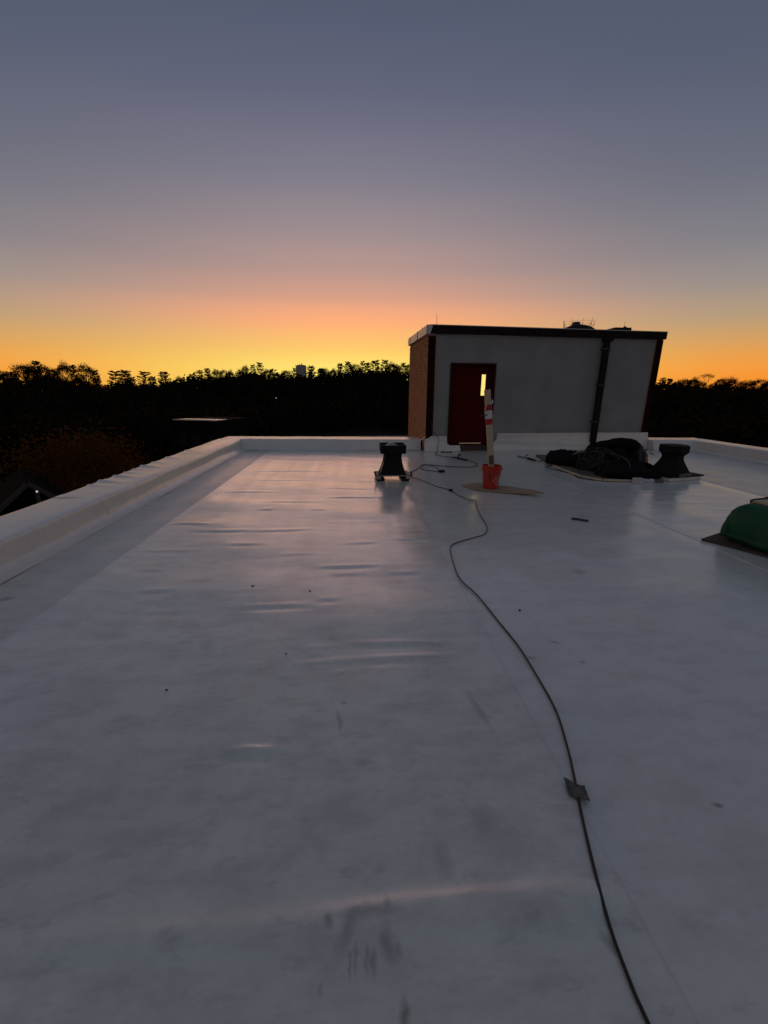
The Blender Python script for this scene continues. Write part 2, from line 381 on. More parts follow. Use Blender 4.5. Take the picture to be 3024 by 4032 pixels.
def sheet(k, x0, x1, z, mt, wr):
    xs = np.arange(x0, x1 + 1e-6, (x1 - x0) / max(8, int((x1 - x0) / .05)))
    ys = [-5.0, -3, -1.5, -.6, 0]
    y = .3
    while y < 11.9: ys.append(y); y += .012 if y < 3.2 else (.02 if y < 7 else .04)
    ys = np.array(ys); X, Y = np.meshgrid(xs, ys)
    Y2 = np.where(Y > 5, 5 + (Y - 5) * ((11.38 - .062 * X) - 5 + .05) / (11.88 - 5), Y)
    Z = np.full_like(X, z)
    rr = np.random.RandomState(40 + k)
    und = np.zeros_like(X)
    for i in range(10):
        a = rr.uniform(-.45, .45) + (math.pi / 2 if i % 3 else 0); wl = rr.uniform(.35, 1.6); ph = rr.uniform(0, 6.3)
        und += np.sin((X * math.cos(a) + Y2 * math.sin(a)) * 2 * math.pi / wl + ph) * .0011 * wl
    for (ax, ay, bx, by, am) in wr:
        dx, dy = bx - ax, by - ay; ll = math.hypot(dx, dy)
        t = ((X - ax) * dx + (Y2 - ay) * dy) / ll ** 2; d = ((X - ax) * dy - (Y2 - ay) * dx) / ll
        env = np.clip(np.minimum(t, 1 - t) * 3.0 + .25, 0, 1) * ((t > -.08) & (t < 1.08))
        d = d + .004 * np.sin(t * 4 + ax * 9)
        w = .016 + .005 * max(ay, 1)
        Z = Z + env * am * (.25 + .35 * math.sin(ax * 37 + ay * 11) ** 2) * (.0095 if ay > 2.6 else .008) * np.exp(-(d / w) ** 2) - env * am * .003 * np.exp(-((d - 2.2 * w) / w) ** 2)
    if k == 1:
        fy = np.interp(X, [p[0] for p in BIGFOLD], [p[1] for p in BIGFOLD]); d = Y2 - fy
        am = np.interp(X, [-1.3, -.7, 0, .6, .85], [0, .5, .75, 1, .5])
        Z = Z + am * (.020 * np.exp(-(d / .048) ** 2) - .004 * np.exp(-((d + .12) / .08) ** 2))
    edge = np.clip(np.minimum(X - x0, x1 - X) / .12, 0, 1)
    Z = z + (Z - z) * edge + und * edge
    Z = np.maximum(Z, z - .004)
    V = np.stack([X, Y2, Z], -1).reshape(-1, 3).tolist(); nx = len(xs); ny = len(ys)
    F = [(j * nx + i, j * nx + i + 1, (j + 1) * nx + i + 1, (j + 1) * nx + i) for j in range(ny - 1) for i in range(nx - 1)]
    base = len(V)
    for i, c in ((0, 1), (nx - 1, -1)):                               # turned-down long edges give the lap its thickness
        b = len(V)
        for j in range(ny): V.append((X[j, i], Y2[j, i], -.02))
        for j in range(ny - 1):
            q = (j * nx + i, (j + 1) * nx + i, b + j + 1, b + j); F.append(q if c > 0 else q[::-1])
    mb = MB(); mb.v = V; mb.f = F
    o = mb.build('membrane_sheet', mt, deck, smooth=True); auto_smooth(o, 50); return o
sheet(0, SEAMS[0], SEAMS[1] + .04, .000, M_STRIP, [])
sheet(1, SEAMS[1], SEAMS[2], .0035, M_ROOF, WR)
sheet(2, SEAMS[2] - .04, SEAMS[3] + .04, .000, M_ROOF2, [(1.4, 6.9, 1.9, 6.85, .3), (1.0, 1.6, 1.3, 1.5, .2)])
sheet(3, SEAMS[3], SEAMS[4], .0035, M_ROOF2, [(4.2, 5.6, 5.2, 5.5, .5), (4.3, 6.3, 5.6, 6.2, .5), (4.4, 4.9, 5.1, 4.8, .4), (4.8, 5.2, 5.4, 5.1, .4)])
sheet(4, SEAMS[4] - .04, SEAMS[5], .000, M_STRIP, [])

# ------------------------------------------------------------------ parapets (membrane carried up and over the wall)
def sweep(name, prof, path, mt, folds=(), jitter=.0035, label='', smooth=True):
    """prof: list of (offset outward from the foot line, z); path: list of (foot xy, outward xy)"""
    mb = MB(); n = len(prof); rs = random.Random(len(path))
    for k, (p, o) in enumerate(path):
        for i, (d, z) in enumerate(prof):
            zz = z; dd = d
            if i < n - 1:
                zz += jitter * mnoise.noise(Vector((p[0] * 1.3, p[1] * 1.3, i * .35))) * 2.0
                dd += jitter * 2 * mnoise.noise(Vector((p[0] * 1.1 + 9, p[1] * 1.1, i * .4)))
            for (c, w, am, s0) in folds:                               # diagonal puckers over the outer arris
                if d > s0 and i < n - 1:
                    q = (p[1] - c - .35 * (d - s0)) / w
                    zz += am * math.exp(-q * q) * min(1, (d - s0) / .25)
                    dd += am * .5 * math.exp(-q * q) * min(1, (d - s0) / .25)
            mb.v.append((p[0] + o[0] * dd, p[1] + o[1] * dd, zz))
    for k in range(len(path) - 1):
        for i in range(n - 1):
            mb.f.append((k * n + i, k * n + i + 1, (k + 1) * n + i + 1, (k + 1) * n + i))
    mb.f.append(tuple(range(n))); e = (len(path) - 1) * n; mb.f.append(tuple(range(e + n - 1, e - 1, -1)))
    o = mb.build(name, mt, smooth=smooth); auto_smooth(o, 60); return o
PROF = [(-.12, .003), (-.05, .012), (0, .045), (.022, .085), (.032, .13), (.036, .20), (.040, .245), (.052, .265), (.085, .272), (.18, .274), (.28, .275), (.38, .277), (.50, .279), (.61, .281), (.645, .278), (.658, .262), (.660, .15), (.660, -.6), (.660, -11.9)]
FOLDS = [(6.05, .05, .022, .25), (6.42, .04, .020, .22), (6.75, .035, .012, .28), (7.3, .06, .022, .25), (7.72, .045, .012, .28), (8.3, .07, .015, .3), (9.3, .06, .012, .3), (3.05, .04, .014, .05), (5.80, .03, .014, .32), (6.22, .025, .010, .4), (7.05, .035, .012, .36)]
ys = [-5, -3, -1, 0] + [.5 + .035 * i for i in range(int((11.80 - .5) / .035))]
p = sweep('parapet_wall', PROF, [((-3.055, y), (-1, 0)) for y in ys], M_FLASH, FOLDS)
for yc in (2.35, 5.2, 9.0):
    q = sweep('lap_strip', [(d + (.0035 if d > .03 else 0), z + .0035) for d, z in PROF[2:-3]], [((-3.055, yc + .02 * k_), (-1, 0)) for k_ in range(9)], M_FLASH, FOLDS); q.parent = p
tag(p, 'long low white membrane-covered parapet with puckered outer edge running along the left', 'parapet')
PROF2 = [(-.10, .004), (-.04, .014), (.0, .05), (.05, .12), (.085, .20), (.10, .25), (.115, .268), (.15, .273), (.30, .276), (.50, .280), (.72, .284), (.745, .270), (.75, .15), (.75, -11.9)]
nrm = Vector((.062, 1)).normalized()
xs = [-3.66 + .06 * i for i in range(int((1.80 + 3.66) / .06) + 1)]
p = sweep('parapet_wall', PROF2, [((x, front_y(x)), (nrm.x, nrm.y)) for x in xs], M_FLASH)
tag(p, 'low white parapet along the far roof edge between the left corner and the brick wall', 'parapet')
xs = [8.19 + .06 * i for i in range(27)]
p = sweep('parapet_wall', PROF2, [((x, front_y(x)), (nrm.x, nrm.y)) for x in xs], M_FLASH)
tag(p, 'short low white parapet at the far edge right of the penthouse', 'parapet')
ys = [-5, -2, 0, 2] + [2.2 + .06 * i for i in range(int((11.3 - 2.2) / .06))]
p = sweep('parapet_wall', [(d * .82, z) for d, z in PROF], [((9.29, y), (1, 0)) for y in ys], M_FLASH)
tag(p, 'low white parapet running along the right-hand roof edge', 'parapet')

# ------------------------------------------------------------------ stair penthouse
pent = empty('stair_penthouse', (1.87, 11.0, 0), R(2.0))
tag(pent, 'grey and brick stair penthouse with a red door standing on the white roof', 'penthouse')
PW, PD = 6.30, 2.85
def ptop(u): return 2.98 - .010 * u
def part(mb, name, mt, parent=pent, smooth=False): return mb.build(name, mt, parent, smooth)
# wall cores: a front wall with a real door opening, side and back walls
D0, D1, DZ0, DZ1 = .60, 1.80, .19, 2.24
wc = MB()
wc.box(.16, D0, .03, .22, 0, 2.99); wc.box(D1, PW - .16, .03, .22, 0, 2.95); wc.box(D0, D1, .03, .22, DZ1, 2.98); wc.box(D0, D1, .03, .22, 0, DZ0 - .03)
part(wc, 'wall_panel', M_GREY)
bc = MB(); bc.box(.015, .20, .012, PD, -.5, 2.9).box(PW - .20, PW - .015, .012, PD, -.5, 2.9).box(.2, PW - .2, PD - .2, PD, -.5, 2.9)
part(bc, 'brick_backing', M_MORTAR)
def bricks(name, mt, rows, seed, d=.06):
    "rows: (origin, along, outward, length, z0, z1): running bond, each brick a bevelled proud block"
    mb = MB(); rs = random.Random(seed)
    for (o, al, ou, ln, z0, z1) in rows:
        o, al, ou = Vector(o), Vector(al), Vector(ou); c = .0762; k = 0; z = z0
        while z + .066 <= z1 + .001:
            a = -(.1016 if k % 2 else 0)
            while a < ln - .02:
                s0, s1 = max(a, 0) + .005, min(a + .2032, ln) - .005
                if s1 - s0 > .03:
                    pr = .012 + rs.uniform(-.002, .003); bv = .003
                    q = [o + al * s + Vector((0, 0, zz)) for s, zz in ((s0, z + .005), (s1, z + .005), (s1, z + .071), (s0, z + .071))]
                    q2 = [o + al * s + Vector((0, 0, zz)) + ou * pr for s, zz in ((s0 + bv, z + .005 + bv), (s1 - bv, z + .005 + bv), (s1 - bv, z + .071 - bv), (s0 + bv, z + .071 - bv))]
                    mb.add(q + q2, [(4, 5, 6, 7), (0, 1, 5, 4), (1, 2, 6, 5), (2, 3, 7, 6), (3, 0, 4, 7)])
                a += .2032
            k += 1; z += c
    o = mb.build(name, mt, pent); o['kind'] = 'stuff'; return o
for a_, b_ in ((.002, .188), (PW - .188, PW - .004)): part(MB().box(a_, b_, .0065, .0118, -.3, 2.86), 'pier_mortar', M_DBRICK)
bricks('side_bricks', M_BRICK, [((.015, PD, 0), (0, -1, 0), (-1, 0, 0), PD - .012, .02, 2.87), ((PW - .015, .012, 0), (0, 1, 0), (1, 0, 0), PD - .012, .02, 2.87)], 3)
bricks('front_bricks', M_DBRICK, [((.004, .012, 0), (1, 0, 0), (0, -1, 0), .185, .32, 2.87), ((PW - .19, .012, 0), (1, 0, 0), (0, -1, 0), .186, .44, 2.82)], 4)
# fascia + coping
fs = MB(); rf = []
for u0, u1 in ((-.03, PW + .03),):
    fs.add([(u0, -.045, 2.925), (u1, -.045, 2.875), (u1, -.045, 3.045), (u0, -.045, 3.105), (u0, .03, 2.925), (u1, .03, 2.875), (u1, .03, 3.045), (u0, .03, 3.105)],
           [(0, 1, 2, 3), (7, 6, 5, 4), (0, 4, 5, 1), (3, 2, 6, 7), (0, 3, 7, 4), (1, 5, 6, 2)])
part(fs, 'front_fascia', M_FASCIA)
cs = MB()
cs.add([(-.05, -.05, 2.915), (-.05, PD + .03, 2.915), (-.05, PD + .03, 3.112), (-.05, -.05, 3.112), (.03, -.05, 2.90), (.03, PD + .03, 2.90), (.10, PD + .03, 3.125), (.10, -.05, 3.125)],
       [(0, 3, 2, 1), (3, 7, 6, 2), (4, 5, 6, 7), (0, 4, 7, 3), (1, 2, 6, 5), (0, 1, 5, 4)])
part(cs, 'side_coping', M_COPING)
for v in (.0, 1.3, 2.55):
    part(MB().box(-.056, -.048, v - .052, v - .032 + .01, 2.87, 3.118), 'coping_joint', M_FASCIA)
ct = MB(); ct.add([(.10, -.055, 3.108), (PW + .04, -.055, 3.047), (PW + .04, .12, 3.047), (.10, .12, 3.108), (.10, -.055, 3.124), (PW + .04, -.055, 3.063), (PW + .04, .12, 3.063), (.10, .12, 3.124)], [(0, 3, 2, 1), (4, 5, 6, 7), (0, 1, 5, 4), (1, 2, 6, 5), (2, 3, 7, 6), (3, 0, 4, 7)])
part(ct, 'front_coping', M_COPING)
rs_ = MB(); rs_.add([(.03, .03, 2.90), (PW - .01, .03, 2.84), (PW - .01, PD, 2.84), (.03, PD, 2.90), (.03, .03, 3.06), (PW - .01, .03, 3.0), (PW - .01, PD, 3.0), (.03, PD, 3.06)], [(0, 3, 2, 1), (4, 5, 6, 7), (0, 1, 5, 4), (1, 2, 6, 5), (2, 3, 7, 6), (3, 0, 4, 7)])
part(rs_, 'roof_slab', M_FLASH)
# base flashing: membrane turned up the wall, cut round the door
def upstand(pts, y0, th=.012, kick=True):
    "pts: outline (u, z) on the wall; foot vertices (z<.02) kick out onto the deck"
    mb = MB(); n = len(pts)
    fr = [(u, y0 - (0.06 if z < .02 else 0), max(z, .006)) for u, z in pts]; bk = [(u, y0 + th, max(z, .006)) for u, z in pts]
    mb.add(fr + bk, [tuple(range(n)), tuple(range(2 * n - 1, n - 1, -1))] + [((i + 1) % n, i, n + i, n + (i + 1) % n) for i in range(n)]); return mb
part(upstand([(-.02, .0), (-.02, .33), (.06, .345), (.16, .405), (.575, .400), (.60, .185), (.94, .185), (.955, .0)], -.004), 'base_flashing', M_FLASH)
part(upstand([(1.80, .0), (1.80, .17), (1.95, .30), (1.955, .455), (1.99, .475), (3.2, .468), (4.5, .470), (6.31, .465), (6.335, .30), (6.335, .0)], -.004), 'base_flashing', M_FLASH)
# curled loose end of the parapet cover against the brick corner
cu = MB(); seg = 9
for i in range(seg + 1):
    t = i / seg; a = t * 1.35
    for w_ in (0, .12, .24):
        cu.v.append((-.22 + .22 * math.sin(a) * 1.0, -.04 + w_ - .03 * t, .292 + .15 * (1 - math.cos(a)) * (1 - w_ * 2.2) + .004))
for i in range(seg):
    for j in range(2):
        k = i * 3 + j; cu.f.append((k, k + 3, k + 4, k + 1))
o = part(cu, 'curled_flashing_end', M_FLASH, smooth=True)
md = o.modifiers.new('thick', 'SOLIDIFY'); md.thickness = .004
# door
fr = MB(); fr.box(D0, D0 + .05, -.004, .20, DZ0, DZ1).box(D1 - .05, D1, -.004, .20, DZ0, DZ1).box(D0 + .05, D1 - .05, -.004, .20, DZ1 - .05, DZ1)
part(fr, 'door_frame', M_FRAME)
dl = empty('door'); dl.parent = pent
ly0, ly1 = .10, .145
WX0, WX1, WZ0, WZ1 = 1.46, 1.575, 1.44, 1.97
lf = MB(); lf.box(D0 + .055, WX0, ly0, ly1, DZ0 + .012, DZ1 - .055).box(WX1, D1 - .055, ly0, ly1, DZ0 + .012, DZ1 - .055).box(WX0, WX1, ly0, ly1, DZ0 + .012, WZ0).box(WX0, WX1, ly0, ly1, WZ1, DZ1 - .055)
part(lf, 'door_leaf', M_DOOR, dl)
part(MB().box(WX0 + .002, WX1 - .002, ly0 + .018, ly0 + .024, WZ0 + .002, WZ1 - .002), 'glazed_lite', M_LITE, dl)
gl = MB()
for a, b, c, d in ((WX0 - .018, WX0, WZ0 - .018, WZ1 + .018), (WX1, WX1 + .018, WZ0 - .018, WZ1 + .018), (WX0, WX1, WZ0 - .018, WZ0), (WX0, WX1, WZ1, WZ1 + .018)): gl.box(a, b, ly0 - .006, ly0 - .0005, c, d)
part(gl, 'lite_frame', M_FRAME, dl)
kn = MB(); kn.tube([(1.665, ly0 - .003, 1.12), (1.665, ly0 - .055, 1.12)], .011, 10, 1); kn.tube([(1.665, ly0 - .055, 1.12), (1.60, ly0 - .06, 1.12), (1.55, ly0 - .055, 1.118)], .009, 8, 4); kn.lathe([(.0, -.0), (.03, 0), (.03, .006), (0, .006)], 14, (1.665, ly0 - .006, 1.12))
part(kn, 'door_handle', M_DARKSTEEL, dl, True)
for z in (.45, 1.2, 1.95):
    part(MB().lathe([(.009, 0), (.009, .10)], 10, (D0 + .052, ly0 - .008, z)), 'hinge', M_DARKSTEEL, dl)
part(MB().box(D0 + .36, D1 - .24, .118, .126, DZ0 + .005, DZ0 + .0115), 'light_gap', M_GAP, dl)
part(MB().bevbox(D0 + .05, D1 - .05, -.02, .21, DZ0 - .03, DZ0 - .005, .006), 'threshold', M_FRAME)
part(MB().bevbox(.965, D1 - .01, -.035, .028, .03, DZ0 - .032, .005), 'timber_sill', M_SILL)
# downpipe
dp = MB(); dp.box(4.60, 4.76, -.10, -.012, .22, 2.88)
o = part(dp, 'downpipe', M_FASCIA); bm = o.modifiers.new('bev', 'BEVEL'); bm.width = .015; bm.segments = 2
for z in (.75, 1.7, 2.6):
    part(MB().box(4.57, 4.79, -.106, .028, z, z + .03), 'pipe_bracket', M_DARKSTEEL, o)
part(MB().bevbox(4.56, 4.80, -.16, .0, 2.80, 2.87, .01), 'scupper_head', M_FASCIA, o)
part(MB().tube([(4.68, -.056, .25), (4.68, -.06, .14), (4.68, -.12, .08), (4.68, -.22, .05)], .06, 12, 5), 'pipe_shoe', M_FASCIA, o)

# things on the penthouse roof (local frame of the penthouse turned 2 degrees: world positions given)
dm = empty('roof_drain_dome', (6.42, 12.45, 2.97)); tag(dm, 'dark low domed vent with a crown of upright wire spikes on the penthouse roof', 'roof vent')
auto_smooth(MB().lathe([(.50, 0), (.50, .20), (.47, .26), (.36, .33), (.24, .38), (.12, .40)], 28).build('dome', M_BLACK, dm))
auto_smooth(MB().lathe([(.13, .38), (.13, .42), (.10, .425), (.095, .455), (.11, .457), (.11, .475), (0.02, .48)], 20, (-.07, 0, 0)).build('cap', M_BLUETARP, dm))
for i in range(9):
    a = 2 * math.pi * i / 9 + .3; x, y = .40 * math.cos(a), .40 * math.sin(a)
    s_ = MB().tube([(x * .8, y * .8, .22), (x, y, .33), (x * 1.02, y * 1.02, .46), (x * 1.06, y * 1.06, .53 + .03 * (i % 2))], .006, 6, 4, .003); s_.tube([(x * .55, y * .55, .27), (x * .9, y * .9, .36), (x, y, .42)], .006, 5, 4)
    s_.build('spike', M_DARKSTEEL, dm)
rg = [(.41 * math.cos(2 * math.pi * i / 24), .41 * math.sin(2 * math.pi * i / 24), .47) for i in range(25)]
MB().tube(rg, .0022, 5, 1).build('wire_ring', M_DARKSTEEL, dm)
ht = empty('roof_hatch', (7.62, 12.5, 2.96)); tag(ht, 'flat dark curb with a small knob on the penthouse roof right of the spiked vent', 'hatch')
MB().bevbox(-.26, .26, -.3, .3, 0, .335, .03).build('curb', M_BLACK, ht); auto_smooth(MB().lathe([(.05, .33), (.05, .36), (.03, .385), (0.005, .39)], 14, (.16, -.1, 0)).build('knob', M_BLACK, ht))
def rod(x, y, z0, z1, label, lean=0.0):
    e = empty('lightning_rod', (x, y, z0)); tag(e, label, 'lightning rod', 'lightning rods on the penthouse roof')
    MB().lathe([(.03, 0), (.03, .03), (.012, .05)], 10).build('foot', M_STEEL, e)
    MB().tube([(0, 0, .02), (lean * .5, 0, (z1 - z0) * .5), (lean, 0, z1 - z0)], .0075, 6, 3, .004).build('rod', M_DARKSTEEL, e)
rod(2.255, 12.0, 3.045, 3.53, 'tall thin lightning rod near the front left corner of the penthouse roof', -.008)
rod(2.10, 13.6, 3.045, 3.43, 'small thin lightning rod toward the rear left corner of the penthouse roof')
rod(8.05, 12.9, 2.985, 3.56, 'thin lightning rod near the right end of the penthouse roof', .03)
rod(7.98, 12.4, 2.985, 3.33, 'short stub lightning rod just right of the flat dark curb', .0)

# ------------------------------------------------------------------ roof equipment
def vent_a():
    e = empty('vent_hood', (.68, 7.5, .005)); tag(e, 'black square hourglass vent hood on timber sleepers left of the red bucket', 'vent')
    q = math.pi / 4; k2 = math.sqrt(2)
    MB().lathe([(.13 * k2, .478), (.218 * k2, .480), (.224 * k2, .488), (.224 * k2, .622), (.219 * k2, .628), (.212 * k2, .626), (.205 * k2, .598), (.03, .598)], 4, ph=q).build('hood', M_BLACK, e)
    auto_smooth(MB().lathe([(.11, .600), (.095, .615), (.03, .650), (.004, .652)], 20, (-.01, .02, 0)).build('cone', M_STEEL, e))
    MB().lathe([(.238 * k2, .105), (.215 * k2, .15), (.188 * k2, .23), (.168 * k2, .30), (.156 * k2, .37), (.152 * k2, .43), (.158 * k2, .47), (.17 * k2, .479)], 4, ph=q).build('throat', M_BLACK, e)
    MB().bevbox(-.25, .25, -.22, .22, .075, .105, .006).build('base_plate', M_STEEL, e)
    for x in (-.27, .27):
        s = MB(); s.bevbox(x - .045, x + .045, -.30, .28, .045, .085, .006); s.build('sleeper', M_WOOD, e)
        MB().bevbox(x * .82 - .07, x * .82 + .07, -.26, -.10, 0, .046, .01).build('rubber_foot', M_RUBBER, e)
        MB().bevbox(x * .82 - .07, x * .82 + .07, .12, .26, 0, .046, .01).build('rubber_foot', M_RUBBER, e)
    for (x, y, h, t) in ((-.30, -.27, .13, -.25), (-.262, -.25, .135, .1), (.30, -.24, .12, .2), (.325, -.16, .06, .35)):
        MB().box(-.018, .018, -.012, .012, 0, h, Matrix.Translation((x, y, .05)) @ Matrix.Rotation(t, 4, 'Y')).build('splinter', M_PLYD, e)
    MB().box(-.012, .012, -.03, .03, 0, .27, Matrix.Translation((-.255, -.12, .09)) @ Matrix.Rotation(.42, 4, 'Y')).build('brace', M_PLYEDGE, e)
    MB().tube([(-.28, -.29, .06), (-.34, -.33, .058)], .004, 5, 1).build('nail', M_DARKSTEEL, e)
vent_a()
def vent_b():
    e = empty('vent_hood', (5.90, 7.32, .005), R(12)); tag(e, 'black octagonal vent hood near the right-hand parapet, beside the dark heap', 'vent')
    MB().lathe([(.19, .43), (.235, .475), (.25, .49), (.25, .595), (.23, .61), (.05, .615)], 8, ph=.39).build('hood', M_BLACK, e)
    MB().lathe([(.335, .09), (.33, .12), (.28, .20), (.215, .30), (.19, .35), (.18, .39), (.185, .435)], 8, ph=.39).build('throat', M_BLACK, e)
    MB().bevbox(-.38, .44, -.34, .34, .065, .09, .008).build('base_plate', M_BLACK, e)
    MB().bevbox(-.37, .38, -.33, .33, .0, .065, .01).build('curb', M_FLASH, e)
    MB().tube([(-.2, -.37, .10), (-.05, -.40, .13), (.02, -.38, .10)], .03, 8, 4).build('rag', M_PAD, e)
vent_b()

# plywood scrap with the bucket on it
ply = MB(); n = 14
outl = [(1.80, 6.76), (1.87, 6.56), (1.96, 6.43), (2.20, 6.30), (2.44, 6.20), (2.66, 6.07), (2.86, 5.95), (2.80, 6.16), (2.66, 6.42), (2.52, 6.68), (2.32, 6.86), (2.12, 6.95), (1.95, 6.88)]
def lift(x, y): return .006 + .05 * max(0, (x - 2.35) / .5) ** 1.5 * (1 if y < 6.5 else .5)
k = len(outl); cxy = (2.2, 6.55)
for z in (.0, .016):
    for x, y in outl: ply.v.append((x, y, lift(x, y) + z))
    for x, y in outl: ply.v.append((cxy[0] + .55 * (x - cxy[0]), cxy[1] + .55 * (y - cxy[1]), lift(cxy[0] + .55 * (x - cxy[0]), y) + z))
    ply.v.append((*cxy, .006 + z))
h = 2 * k + 1
for i in range(k):
    j = (i + 1) % k
    ply.f += [(h + i, h + j, h + k + j, h + k + i), (h + k + i, h + k + j, h + 2 * k), (j, i, k + i, k + j), (k + j, k + i, 2 * k), (i, j, h + j, h + i)]
tag(ply.build('plywood_offcut', M_PLY), 'warped tan plywood offcut lying under the red bucket', 'plywood')
tag(MB().prism([(2.32, 6.62), (2.50, 6.58), (2.54, 6.80), (2.36, 6.84)], .030, .045, Matrix.Translation((0, 0, .0))).build('membrane_scrap', M_PAPER), 'small pale membrane scrap on the plywood behind the red bucket', 'scrap')

BX, BY, BZ = 2.225, 6.56, .0235
bk = empty('bucket', (BX, BY, BZ), R(-8)); tag(bk, 'red plastic bucket with white print holding a leaning timber post', 'bucket')
bp = [(.002, .0), (.118, 0), (.124, .006), (.147, .295), (.153, .296), (.153, .308), (.148, .309), (.149, .325), (.157, .326), (.157, .338), (.150, .339), (.151, .360), (.158, .362), (.158, .372), (.147, .372), (.144, .30), (.120, .012), (.002, .011)]
auto_smooth(MB().lathe(bp, 48, cap=False).build('pail', M_RED, bk), 30)
bail = [(.152 * math.cos(a), -.02 - .155 * math.sin(a) * .9, .318 - .10 * math.sin(a)) for a in [math.pi * i / 14 for i in range(15)]]
MB().tube(bail, .0025, 6, 1).build('bail_handle', M_DARKSTEEL, bk)
for s_ in (-1, 1): MB().lathe([(.014, -.01), (.014, .012)], 12, (s_ * .157, -.02, .318)).build('ear', M_RED, bk)
def wrap(me_v, ang0, zc, rot):
    "lay flat print coordinates onto the tapered pail wall"
    o = []
    for x, y in me_v:
        X = x * math.cos(rot) - y * math.sin(rot); Y = x * math.sin(rot) + y * math.cos(rot)
        z = zc + Y; r = .124 + (z - .006) / .289 * .023 + .0012; a = ang0 + X / r
        o.append((r * math.cos(a), r * math.sin(a), z))
    return o
def text_mesh(body, size):
    cu = bpy.data.curves.new('print', 'FONT'); cu.body = body; cu.size = size; cu.align_x = 'CENTER'; cu.align_y = 'CENTER'; cu.space_line = .82; cu.resolution_u = 2
    o = bpy.data.objects.new('print', cu); COL.objects.link(o); dg = bpy.context.evaluated_depsgraph_get()
    me = bpy.data.meshes.new_from_object(o.evaluated_get(dg)); V = [(v.co.x, v.co.y) for v in me.vertices]; Fc = [tuple(p.vertices) for p in me.polygons]
    bpy.data.objects.remove(o); bpy.data.curves.remove(cu); bpy.data.meshes.remove(me); return V, Fc
A0 = R(-90 + 40 + 8)
V, Fc = text_mesh('THE\nHOME\nDEPOT', .042)
lg = MB(); lg.add(wrap(V, A0, .145, R(45)), Fc)
fr_ = .078; w_ = .005
for (x0, x1, y0, y1) in ((-fr_, fr_, fr_ - w_, fr_), (-fr_, fr_, -fr_, -fr_ + w_), (-fr_, -fr_ + w_, -fr_, fr_), (fr_ - w_, fr_, -fr_, fr_)):
    nn = 8; vv = []; ff = []
    for i in range(nn + 1):
        for j in range(nn + 1): vv.append((x0 + (x1 - x0) * i / nn, y0 + (y1 - y0) * j / nn))
    for i in range(nn):
        for j in range(nn):
            q = i * (nn + 1) + j; ff.append((q, q + nn + 1, q + nn + 2, q + 1))
    lg.add(wrap(vv, A0, .145, R(45)), ff)
lg.build('printed_mark', M_PRINT, bk)
dk_ = MB(); dk_.add(wrap([(-.012, -.05), (.014, -.05), (.014, .06), (-.012, .06)], R(-90 - 28 + 8), .19, 0), [(0, 1, 2, 3)]); dk_.build('dark_print', M_DPRINT, bk)
vl = MB(); vl.add(wrap([(-.001, -.05), (.001, -.05), (.001, .07), (-.001, .07)], R(-90 + 12 + 8), .17, 0), [(0, 1, 2, 3)]); vl.build('print_line', M_PRINT, bk)

post = empty('timber_post', (2.255, 6.56, .04)); tag(post, 'upright timber post with red and white tape bands leaning in the red bucket', 'post')
TILT = math.atan2(2.058 - 2.255, 1.572 - .04); PL = 1.545
PM = Matrix.Rotation(TILT, 4, 'Y')
def pz(z): return (z - .04) / math.cos(TILT)
MB().bevbox(-.046, .046, -.022, .022, 0, PL, .003, PM).build('stud', M_WOOD, post)
for nm, z0, z1, mt, g in (('red_band', 1.262, 1.350, M_REDTAPE, .0045), ('white_band', 1.134, 1.262, M_WTAPE, .006), ('red_band', 1.045, 1.134, M_REDTAPE, .0042)):
    MB().bevbox(-.046 - g, .046 + g, -.022 - g, .022 + g, pz(z0), pz(z1), .004, PM).build(nm, mt, post)
MB().bevbox(-.055, .055, -.031, .031, pz(1.192), pz(1.206), .003, PM @ Matrix.Rotation(-.06, 4, 'Y')).build('strap', M_RUBBER, post)
MB().tube([PM @ Vector(p_) for p_ in ((-.055, -.01, pz(1.16)), (-.062, -.02, pz(1.22)), (-.055, -.026, pz(1.30)), (-.02, -.03, pz(1.36)), (.03, -.03, pz(1.37)), (.052, -.02, pz(1.39)))], .007, 6, 5).build('white_cord', M_WTAPE, post)
MB().tube([PM @ Vector(p_) for p_ in ((.035, -.026, pz(1.35)), (.06, -.03, pz(1.38)), (.066, -.01, pz(1.41)))], .011, 7, 4).build('knot', M_WTAPE, post)
MB().bevbox(-.042, .040, -.027, .027, pz(.42), pz(.56), .003, PM).build('stained_foot', M_PLYD, post)

